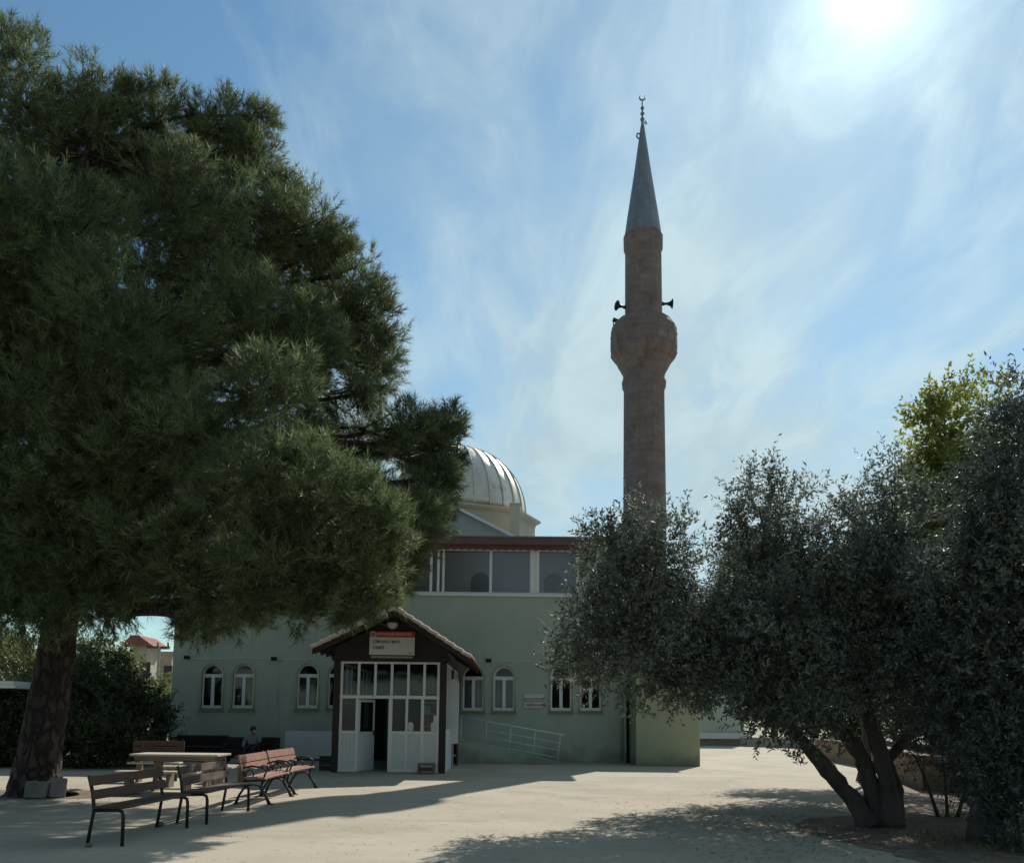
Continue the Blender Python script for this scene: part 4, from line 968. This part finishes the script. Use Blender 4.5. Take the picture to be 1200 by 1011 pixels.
# ================================================================ TREES
def pine():
    base = P(43, 931, 17.1); base.z = 0
    e = empty('pine_tree', base, label='huge dark green pine with a thick leaning trunk at the left of the courtyard', cat='tree')
    BO = Vector(base)
    tr = MB()
    cl_ = [(42, 942, 50), (42, 930, 33), (43, 905, 25), (52, 850, 22.5), (60, 800, 21), (68, 755, 20), (78, 680, 18), (88, 560, 16), (95, 430, 12), (100, 300, 8), (100, 180, 4)]
    pts = [P(a, b_, 17.1) for a, b_, _ in cl_]; pts[0].z = -.05; rs = [r * 17.1 / F for _, _, r in cl_]
    P2 = []; R2 = []
    for i in range(len(pts) - 1):
        m_ = 5 if i < 7 else 3
        for j in range(m_):
            t = j / m_; P2.append(pts[i].lerp(pts[i + 1], t)); R2.append(rs[i] + (rs[i + 1] - rs[i]) * t)
    P2.append(pts[-1]); R2.append(rs[-1])
    tr.tube(P2, R2, 22, jit=.13)
    bl_ = [(20, 115, 17, 100), (-110, 130, 17, 120), (-250, 230, 17, 140), (120, 140, 17.6, 78), (190, 140, 18, 68), (262, 150, 18.6, 55), (308, 138, 19.2, 30), (210, 245, 16.6, 95), (300, 250, 18, 72), (358, 275, 18.4, 62), (402, 325, 18.6, 62), (428, 375, 18.8, 54), (440, 412, 18.8, 42), (60, 270, 15, 120), (-60, 330, 15, 150), (150, 380, 14.8, 110), (290, 370, 16.5, 90), (360, 400, 17.3, 72),
           (325, 450, 14.2, 62), (30, 450, 15, 130), (-150, 480, 16, 150), (130, 520, 15, 110), (240, 500, 14.6, 85), (300, 560, 14.0, 82), (370, 575, 13.9, 75), (430, 600, 14.2, 62), (455, 620, 14.4, 48), (475, 500, 18, 44), (512, 505, 18.4, 36), (505, 560, 18.3, 40), (485, 640, 18, 38), (490, 600, 17.6, 46), (470, 672, 17.5, 34),
           (80, 600, 15.5, 100), (-30, 600, 16, 110), (-60, 690, 16, 70), (15, 690, 15.5, 62), (110, 680, 15.5, 62), (175, 640, 15.2, 80), (240, 650, 14.8, 78), (310, 650, 14.2, 80), (380, 660, 14.3, 68), (430, 672, 14.6, 52), (250, 712, 15, 38), (300, 700, 14.6, 45), (360, 702, 14.4, 40), (225, 722, 15.4, 26), (410, 708, 14.6, 30), (60, 720, 15, 32), (150, 705, 15.2, 28), (425, 460, 18.3, 30),
           (40, 330, 20, 140), (200, 400, 20, 130), (60, 540, 20.5, 120), (250, 560, 20, 100), (360, 520, 19.5, 50), (-120, 400, 20, 150)]
    bs = B(bl_)
    bs2 = B([(480, 520, 20.8, 48), (440, 590, 20.8, 62), (380, 560, 21.6, 75), (300, 620, 21, 80), (200, 640, 21, 80), (100, 650, 21, 80), (0, 640, 21, 80), (430, 430, 21.6, 50), (330, 450, 22, 90), (170, 480, 22.4, 110), (350, 668, 20.2, 45), (260, 680, 20.2, 45), (150, 670, 20.4, 50), (40, 680, 20.4, 55), (450, 655, 20, 42), (-60, 680, 20, 60), (300, 185, 18.8, 42), (338, 222, 18.6, 36), (385, 285, 18.6, 40), (452, 698, 14.8, 24), (405, 722, 14.6, 15), (435, 712, 14.5, 18), (515, 572, 18.4, 32), (528, 480, 18.6, 18), (215, 740, 15.6, 14), (245, 738, 15.4, 16), (230, 230, 19.6, 90), (330, 300, 20, 70), (150, 200, 19, 85), (400, 365, 20, 48), (270, 180, 19.5, 55), (520, 530, 18.8, 36), (528, 500, 18.6, 26), (505, 600, 18.6, 38), (60, 180, 19, 100), (260, 330, 21, 90), (340, 380, 21, 70), (60, 450, 21, 110), (420, 500, 21, 50)])
    bs = bs + bs2
    for c, R in bs:
        if R < .42: continue
        c = Vector(c); k = min(range(29, len(P2)), key=lambda i: (P2[i] - c).length + max(0, P2[i].z - c.z + .5) * 1.5)
        rr = max(.035, min(.16, R2[k] * .5))
        limb(tr, P2[k], c, rr, .03, sag=.1, n=6)
        for q in range(3):
            d = Vector(rdir(1)[0]); d.z = abs(d.z) * .5; limb(tr, Vector(c) * .85 + P2[k] * .15, c + d * R * .7, .03, .01, n=5, seg=4)
    tr.v = [(v[0] - BO.x, v[1] - BO.y, v[2]) for v in tr.v]
    tr.build('trunk', 'bark', e, smooth=True)
    p, d = spray_points(bs, 27, clump=.30, lumps=2.6, up=.45, inner=.45, squash=.92)
    print('pine tufts', len(p))
    p += rng.normal(size=p.shape) * .05
    v = needles(p, d, 25, .175, .0115, .55, .24)
    # hanging sprays along the lower rim
    hb = B([(40, 735, 15.4, 40), (110, 725, 15.5, 40), (150, 722, 15.6, 30), (190, 700, 16, 22), (235, 742, 15.4, 24), (215, 735, 15.6, 20), (5, 720, 15.6, 50), (280, 735, 15, 26), (350, 735, 14.7, 24), (400, 730, 14.6, 20)])
    p2, d2 = spray_points(hb, 9, clump=.35, up=-.9, inner=.2)
    v2 = needles(p2, d2, 22, .20, .013, .5, .3)
    v = np.concatenate([v, v2]); v[:, 0] -= BO.x; v[:, 1] -= BO.y
    npmesh('crown', v, 3, 'pine', e)
pine()
def leafy(name, base, label, cat, stems, blobs, leafm, dens, n=15, length=.38, leaf=.075, wd=.021, up=.45, top=None, bark='obark', group=None, inner=.3, clump=.3):
    BO = Vector((base[0], base[1], 0)); e = empty(name, BO, label=label, cat=cat, group=group)
    tr = MB(); allp = []
    for st_, r0, r1 in stems:
        pts = [Vector(q) for q in st_]; P2 = []; R2 = []
        for i in range(len(pts) - 1):
            for j in range(4):
                t = j / 4; tt = (i + t) / (len(pts) - 1)
                P2.append(pts[i].lerp(pts[i + 1], t) + Vector((random.uniform(-1, 1), random.uniform(-1, 1), 0)) * r0 * .12); R2.append((r0 + (r1 - r0) * tt) * (1 + .12 * math.sin(i * 3 + j)))
        P2.append(pts[-1]); R2.append(r1)
        if len(R2) > 2 and st_[0][2] <= .05: R2[0] *= 1.35
        tr.tube(P2, R2, 12, jit=.2); allp += [(a, b_) for a, b_ in zip(P2, R2)][len(P2) // 2:]
    bs = B(blobs)
    for c, R in bs:
        c = Vector(c); a, r = min(allp, key=lambda t: (t[0] - c).length)
        limb(tr, a, c, min(r * .6, .06), .015, sag=0, n=6, seg=5)
        for q in range(5):
            d = Vector(rdir(1)[0]); d.z = abs(d.z); limb(tr, c, c + d * R * .85, .015, .005, n=4, seg=3)
    tr.v = [(v[0] - BO.x, v[1] - BO.y, v[2]) for v in tr.v]; tr.build('trunk', bark, e, smooth=True)
    p, d = spray_points(bs, dens, clump=clump, up=up, inner=inner)
    v = sprigs(p, d, n, length, leaf, wd)
    if top:
        p, d = spray_points(B(top), dens * .45, clump=.3, up=1.1, inner=.2); v = np.concatenate([v, sprigs(p, d, n, length * 1.25, leaf, wd, spread=.7)])
    v[:, 0] -= BO.x; v[:, 1] -= BO.y; v[:, 2] = np.maximum(v[:, 2], .02)
    npmesh('crown', v, 4, leafm, e)
    return e
def S(lst): return [P(a, b_, D) for a, b_, D in lst]
ob_ = P(1030, 966, 13.6); bz = Vector((ob_.x, 13.6, 0))
st1 = [((X(1018, 13.6, 965), 13.6, 0), *S([(1002, 940, 13.6), (975, 908, 13.5), (955, 885, 13.4), (925, 850, 13.4), (890, 800, 13.6), (840, 770, 13.8), (780, 740, 14)]))]
st = [([(X(1018, 13.6, 965), 13.55, 0)] + S([(1002, 940, 13.6), (975, 908, 13.5), (955, 885, 13.4), (925, 850, 13.4), (890, 800, 13.6), (830, 770, 13.8), (770, 740, 14)]), .15, .05),
      ([(X(1030, 13.6, 965), 13.65, 0)] + S([(1022, 925, 13.7), (1010, 885, 13.8), (990, 860, 13.8), (960, 830, 13.9), (920, 770, 14), (890, 660, 14)]), .16, .05),
      ([(X(1042, 13.6, 965), 13.6, 0)] + S([(1040, 925, 13.6), (1032, 885, 13.6), (1020, 850, 13.7), (1010, 780, 13.8), (1005, 680, 14)]), .17, .05),
      ([(X(1050, 13.7, 965), 13.75, 0)] + S([(1052, 925, 13.8), (1040, 890, 13.9), (1075, 850, 14), (1060, 760, 14)]), .12, .04)]
leafy('olive_tree', bz, 'broad multi-stemmed olive tree with grey-green leaves at the right of the courtyard', 'tree', st,
      [(735, 690, 14, 58), (700, 745, 14, 50), (670, 775, 14.1, 30), (750, 765, 14, 62), (800, 790, 13.8, 40), (770, 660, 14.2, 45), (720, 640, 14.3, 35), (800, 728, 13.9, 46), (850, 745, 13.6, 50), (835, 785, 13.6, 45), (870, 800, 13.4, 40), (890, 600, 14, 38), (915, 640, 14, 40), (885, 665, 13.9, 55), (905, 740, 13.3, 70), (925, 800, 13.1, 58), (960, 700, 13.6, 65), (1000, 640, 14, 58), (1035, 690, 13.6, 70), (1020, 770, 13.4, 70), (1045, 600, 14.3, 42), (965, 790, 13.2, 50), (890, 840, 13.2, 24), (1080, 720, 13.6, 60), (1075, 680, 14, 42), (1060, 800, 13.8, 45),
       (780, 730, 15.4, 50), (900, 700, 15.6, 70), (1000, 720, 15.6, 80), (800, 760, 17, 40), (860, 750, 17.2, 48), (920, 760, 17.4, 50), (980, 770, 17.4, 50), (1040, 760, 17.2, 60), (880, 690, 17.5, 45)],
      'olive', 52, n=13, length=.30, leaf=.085, wd=.027, top=[(945, 890, 13.1, 15), (970, 872, 13.1, 16), (915, 868, 13.1, 18), (745, 625, 14.2, 34), (700, 640, 14.2, 18), (795, 625, 14.2, 26), (885, 560, 14, 24), (925, 590, 14, 26), (1045, 560, 14.3, 26), (1000, 590, 14, 26), (940, 880, 13.1, 12), (955, 860, 13.1, 20)])
bb = P(1160, 985, 11.7); bb.z = 0
leafy('olive_tree', bb, 'dark tall olive tree cut off by the right edge of the photo', 'tree',
      [([(X(1150, 12, 985), 12, 0)] + S([(1152, 930, 12), (1160, 860, 12), (1168, 780, 12), (1150, 680, 12), (1165, 560, 12)]), .16, .05), ([(X(1165, 12, 985), 12.1, 0)] + S([(1185, 900, 12.2), (1220, 800, 12.3), (1240, 650, 12.3)]), .14, .05)],
      [(1130, 690, 12, 62), (1175, 590, 12, 60), (1190, 660, 12, 70), (1130, 770, 12.3, 70), (1190, 760, 12, 80), (1100, 820, 12.8, 50), (1160, 850, 12.4, 55), (1195, 520, 12.2, 45), (1250, 600, 12, 100), (1260, 750, 12, 110), (1240, 870, 12, 80), (1180, 700, 13.4, 90), (1100, 740, 13.6, 60), ],
      'olive2', 50, n=13, length=.3, leaf=.088, wd=.028, top=[(1190, 470, 12.2, 34), (1170, 500, 12.2, 25), (1150, 610, 12.4, 22), (1225, 500, 12.2, 45)])
cb2 = P(1120, 905, 20); cb2.z = 0
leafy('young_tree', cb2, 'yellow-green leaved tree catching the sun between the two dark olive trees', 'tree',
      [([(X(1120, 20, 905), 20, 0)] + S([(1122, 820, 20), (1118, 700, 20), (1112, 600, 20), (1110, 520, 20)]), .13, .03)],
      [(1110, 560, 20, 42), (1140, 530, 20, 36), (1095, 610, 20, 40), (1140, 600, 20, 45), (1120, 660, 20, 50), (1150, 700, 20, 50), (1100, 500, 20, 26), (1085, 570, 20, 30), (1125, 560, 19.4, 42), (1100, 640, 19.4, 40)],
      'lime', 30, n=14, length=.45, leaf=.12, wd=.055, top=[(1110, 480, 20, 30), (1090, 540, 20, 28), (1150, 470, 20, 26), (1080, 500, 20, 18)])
leafy('tree', (X(1010, 23, 860), 23), 'grey-green tree standing behind the olive and shading the middle of the yard', 'tree',
      [([(X(1010, 23, 860), 23, 0), (X(1010, 23, 860) + .1, 23, 1.3)] + S([(1000, 790, 23), (985, 740, 23)]), .14, .05)],
      [(960, 770, 22, 34), (1000, 740, 23, 50), (1045, 760, 22.5, 45), (930, 745, 23.5, 36), (970, 705, 24, 44), (1070, 720, 22.5, 45), (1010, 790, 22, 32), (900, 765, 22.5, 24), (920, 735, 20, 42), (965, 730, 20, 45), (1010, 725, 20, 52), (880, 745, 19.4, 36), (1060, 715, 19.5, 52), (940, 690, 21, 46), (850, 765, 18.4, 32), (900, 775, 18.2, 36), (960, 775, 18, 40), (1020, 775, 18, 45)],
      'olive', 30, n=13, length=.4, leaf=.09, wd=.03)
# shrubs: right understorey
def shrub(name, label, blobs, m, dens, cat='shrub', group=None, **k):
    b0 = P(blobs[0][0], 838, blobs[0][2]); base = (b0.x, blobs[0][2])
    stems = [([(b0.x + dx, blobs[0][2], 0), (b0.x + dx * 2, blobs[0][2], .5), (b0.x + dx * 3, blobs[0][2] + .1, 1.0)], .03, .012) for dx in (-.15, .0, .17)]
    return leafy(name, base, label, cat, stems, blobs, m, dens, group=group, **k)
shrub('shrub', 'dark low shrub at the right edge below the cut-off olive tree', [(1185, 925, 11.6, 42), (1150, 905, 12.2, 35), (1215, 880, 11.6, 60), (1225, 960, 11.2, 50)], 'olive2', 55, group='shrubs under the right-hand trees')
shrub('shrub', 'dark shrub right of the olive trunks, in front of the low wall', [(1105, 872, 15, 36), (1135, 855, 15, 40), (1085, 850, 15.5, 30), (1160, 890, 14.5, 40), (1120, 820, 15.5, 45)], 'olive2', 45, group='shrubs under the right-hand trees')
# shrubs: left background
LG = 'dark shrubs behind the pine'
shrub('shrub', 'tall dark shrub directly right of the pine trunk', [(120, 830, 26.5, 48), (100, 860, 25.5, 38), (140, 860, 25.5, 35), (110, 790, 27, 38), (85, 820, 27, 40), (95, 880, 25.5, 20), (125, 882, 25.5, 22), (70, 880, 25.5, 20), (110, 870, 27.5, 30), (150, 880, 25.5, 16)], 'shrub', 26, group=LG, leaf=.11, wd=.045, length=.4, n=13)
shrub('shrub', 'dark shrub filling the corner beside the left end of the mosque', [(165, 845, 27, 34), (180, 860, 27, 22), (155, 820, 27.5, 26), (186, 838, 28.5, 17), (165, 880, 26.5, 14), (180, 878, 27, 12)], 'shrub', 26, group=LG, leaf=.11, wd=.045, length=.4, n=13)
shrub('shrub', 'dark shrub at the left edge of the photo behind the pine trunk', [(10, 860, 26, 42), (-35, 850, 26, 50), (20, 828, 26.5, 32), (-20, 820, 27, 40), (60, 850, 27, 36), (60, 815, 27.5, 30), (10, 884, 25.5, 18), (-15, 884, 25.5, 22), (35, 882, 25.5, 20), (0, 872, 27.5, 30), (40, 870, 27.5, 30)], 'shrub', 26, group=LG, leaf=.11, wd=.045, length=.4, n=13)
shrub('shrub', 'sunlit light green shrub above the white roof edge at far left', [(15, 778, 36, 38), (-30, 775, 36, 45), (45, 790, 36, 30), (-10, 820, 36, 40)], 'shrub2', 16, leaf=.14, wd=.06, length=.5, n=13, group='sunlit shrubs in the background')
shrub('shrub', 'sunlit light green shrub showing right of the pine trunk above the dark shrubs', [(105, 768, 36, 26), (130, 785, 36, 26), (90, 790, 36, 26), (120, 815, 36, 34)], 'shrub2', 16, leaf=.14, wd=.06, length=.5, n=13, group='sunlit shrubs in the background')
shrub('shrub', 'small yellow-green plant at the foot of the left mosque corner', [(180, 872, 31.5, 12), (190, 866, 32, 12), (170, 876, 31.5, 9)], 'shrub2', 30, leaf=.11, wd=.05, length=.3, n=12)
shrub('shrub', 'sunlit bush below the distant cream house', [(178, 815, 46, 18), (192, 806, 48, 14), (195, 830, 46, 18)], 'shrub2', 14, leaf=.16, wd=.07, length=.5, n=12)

# ================================================================ BACKGROUND
def house(name, lab, px0, px1, pyt, D, depth, m, roofm):
    depth = depth if px0 > 160 else 2.4
    a, b_ = X(px0, D, 800), X(px1, D, 800); zt = Z((px0 + px1) / 2, pyt, D)
    e = empty(name, ((a + b_) / 2, D, 0), label=lab, cat='house'); hw_ = (b_ - a) / 2
    q = MB(); q.box(-hw_, hw_, 0, depth, 0, zt); q.build('wall', m, e)
    return e, hw_, zt
h, hw_, zt = house('house', 'distant cream house with a small red tiled roof seen left of the mosque', 150, 170, 757, 62, 9, 'oldwall', 'tile')
q = MB(); q.prism([(-hw_ - .5, zt), (hw_ + .6, zt), (hw_ - .5, zt + .75), (-hw_ + .2, zt + .75)], -.4, 2.8); q.build('roof', 'oldtile', h)
for x in (-.9, .35):
    q = MB(); q.box(x, x + .55, -.03, .03, zt - 2.2, zt - 1.1); q.build('window', 'dark', h)
h2_, hw_, zt = house('house', 'distant low pale house with a flat parapet behind the utility pole', 170, 200, 767, 66, 9, 'oldwall', 'tile')
q = MB(); q.box(-hw_ - .15, hw_ + .15, -.15, 9.15, zt, zt + .25); q.build('parapet', 'conc', h2_)
for x in (-1.0, .4):
    q = MB(); q.box(x, x + .6, -.03, .03, zt - 1.9, zt - .8); q.build('window', 'dark', h2_)
pp = P(187, 757, 52); up_ = empty('utility_pole', (pp.x, 52, 0), label='thin utility pole with a crossbar in front of the distant houses', cat='utility pole')
q = MB(); q.tube([(0, 0, 0), (0, 0, pp.z)], [.14, .09], 8); q.build('pole', 'conc', up_)
q = MB(); q.box(-.75, .6, -.05, .05, pp.z - .12, pp.z); q.build('crossbar', 'slat', up_)
q = MB()
for x in (-.7, -.1, .5): q.lathe([(.04, 0), (.07, .06), (.04, .12), (.06, .18), (.02, .24)], 8, (x, 0, pp.z))
q.build('insulators', 'slat', up_)
# little canopy roof at the left edge
kx = X(17.5, 25, 800); kz = Z(5, 806, 25)
kk_ = empty('shelter', (kx - 1.6, 25.2, 0), label='small shelter with a white flat roof edge at the left edge of the photo', cat='shelter')
q = MB(); q.box(-1.6, 1.6, -.2, 2.0, kz, kz + .1); q.box(-1.6, 1.55, -.17, 1.97, kz + .101, kz + .2); q.build('roof', 'white', kk_, bevel=.01)
for x in (-1.45, .95):
    for y_ in (.0, 1.8):
        q = MB(); q.box(x, x + .09, y_, y_ + .09, 0, kz - .001); q.build('post', 'slat', kk_)
# far green building right of outbuilding with white band
fb_ = empty('far_building', (X(870, 52, 840), 51.5, 0), label='distant grey-green building with a white band above a dark plinth, right of the outbuilding', cat='building')
xa, xb = X(790, 51.5, 850) - fb_.location.x, X(872, 51.5, 850) - fb_.location.x
z1, z2, z3 = Z(840, 865, 51.5), Z(840, 858.5, 51.5), Z(840, 790, 51.5)
q = MB(); q.box(xa, xb, 0, 8, z2, z3); q.build('wall', 'wall', fb_)
q = MB(); q.box(xa - .05, xb + .25, -.5, 0, z1, z2); q.build('white_band', 'white', fb_)
q = MB(); q.box(xa, xb, .001, 8, 0, z2 - .002); q.build('plinth', 'conc', fb_)
q = MB(); q.box(xa - .3, xb + .3, -.3, 8.3, z3, z3 + .25); q.build('roof', 'conc', fb_)
# low boundary walls at the right
def low_wall(pts, h_, th, lab, m='conc'):
    e = empty('boundary_wall', (pts[0][0], pts[0][1], 0), label=lab, cat='wall')
    q = MB(); cpg = MB()
    for a, b_ in zip(pts[:-1], pts[1:]):
        a_, c_ = Vector((*a, h_ / 2)), Vector((*b_, h_ / 2)); q.bar(a_, c_, th, h_)
        a_.z = c_.z = h_ + .036; cpg.bar(a_, c_, th + .08, .07)
    rel2(q, e.location).build('wall', m, e); rel2(cpg, e.location).build('coping', m, e)
    return e
low_wall([(X(868, 51, 860), 50.8), (19, 44), (17, 34)], .45, .25, 'low concrete kerb wall closing the far side of the sunlit yard')
low_wall([(X(962, 36, 870), 36.5), (X(1010, 30, 880), 29), (X(1075, 21, 900), 20.5), (X(1230, 19, 900), 18.5)], .72, .22, 'low reddish-brown wall seen between the olive trunks', 'soil')
# background greenery mass
def tree_far(px, pyt, D, rpx, m, lab, group):
    bl_ = [(px + rpx * .5 * math.cos(i * 2.1), pyt + rpx * (.9 + .35 * i), D + .8 * math.sin(i * 1.7), rpx * .72) for i in range(4)]
    b0 = P(px, 838, D)
    return leafy('tree', (b0.x, D), lab, 'tree', [([(b0.x, D, 0), (b0.x + .1, D, 1.6), tuple(P(px, pyt + rpx, D))], .16, .06)], bl_, m, 9, n=12, length=.6, leaf=.20, wd=.09, group=group)
TG = 'trees beyond the sunlit yard'
tree_far(905, 770, 56, 34, 'shrub', 'distant dark tree just right of the far grey-green building', TG)
tree_far(955, 775, 52, 38, 'shrub', 'distant dark tree showing above the leaning olive stem', TG)
tree_far(1015, 770, 46, 44, 'shrub', 'distant dark tree behind the olive trunks', TG)
tree_far(1090, 760, 40, 50, 'shrub', 'background tree behind the yellow-green tree trunk', TG)
tree_far(1180, 750, 38, 60, 'shrub', 'background tree behind the right edge olive tree', TG)
tree_far(60, 770, 55, 40, 'shrub2', 'distant light green tree between the pine trunk and the cream house', 'trees beyond the left shrubs')
tree_far(-40, 760, 50, 50, 'shrub2', 'distant light green tree at the far left edge', 'trees beyond the left shrubs')

# ================================================================ GROUND LITTER AND GRASS
def scatter(nm, n, fx, fy, m, size, wid, up_=0.0, keep=None):
    x = rng.uniform(fx[0], fx[1], n); y = rng.uniform(fy[0], fy[1], n)
    if keep is not None:
        k = keep(x, y); x, y = x[k], y[k]; n = len(x)
    p = np.stack([x, y, np.full(n, .006)], 1)
    a = rng.uniform(0, 6.283, n); d = np.stack([np.cos(a), np.sin(a), rng.uniform(.0, .25, n) + up_], 1); d = unit(d)
    s = np.stack([-np.sin(a), np.cos(a), rng.uniform(-.2, .2, n)], 1)
    l = size * (.5 + rng.random((n, 1))); w_ = wid * (.6 + .8 * rng.random((n, 1))) / 2
    v = np.empty((n, 4, 3)); v[:, 0] = p; v[:, 1] = p + d * l * .5 - s * w_; v[:, 2] = p + d * l; v[:, 3] = p + d * l * .5 + s * w_
    v[:, :, 2] = np.maximum(v[:, :, 2], .006)
    return npmesh(nm, v.reshape(-1, 4 * 3).reshape(-1, 3), 4, m)
def near_olive(x, y):
    d = np.hypot((x - 5.8) / 2.4, (y - 13.2) / 2.2); return rng.random(len(x)) < np.exp(-d * d * .55)
tag(scatter('leaf_litter', 26000, (1.5, 12), (8.5, 20), 'litter', .06, .02, keep=near_olive), 'dry fallen leaves scattered round the olive trunks', 'leaf litter', kind='stuff')
def near_pine(x, y):
    d = np.hypot((x + 8.9) / 2.0, (y - 16.6) / 1.3); return rng.random(len(x)) < np.exp(-d * d * .6)
tag(scatter('pine_litter', 16000, (-14, -4), (12.5, 21), 'litter', .09, .008, keep=near_pine), 'brown fallen pine needles round the pine trunk', 'pine litter', kind='stuff')
def gr(x, y):
    c = np.sin(x * 2.1 + 1) * np.sin(y * 1.7) + np.sin(x * .9 + y * 1.3)
    return (c > .25) & (x > 5.2) & (y < 15.5) & (x > 5 + (y - 12) * .7) & (np.hypot(x - 5.6, y - 13.6) > .5)
tag(scatter('dry_grass', 14000, (4.8, 12), (8.5, 22), 'grass', .13, .012, 1.3, keep=gr), 'thin dry grass growing on the soil under the right-hand trees', 'grass', kind='stuff')
gv = 2600; xs = rng.uniform(-11, 9, gv); ys = rng.uniform(9, 30, gv); s3 = .004 + .010 * rng.random(gv) ** 3
tt = np.array([(1, 0, 0), (-.5, .87, 0), (-.5, -.87, 0), (0, 0, .8)]); fc = [(0, 1, 3), (1, 2, 3), (2, 0, 3)]
vv = np.concatenate([np.stack([np.stack([xs, ys, np.full(gv, .001)], 1) + tt[i] * s3[:, None] for i in f], 1) for f in fc]).reshape(-1, 3)
tag(npmesh('grit', vv, 3, 'conc'), 'tiny loose pebbles scattered over the courtyard', 'pebbles', kind='stuff')
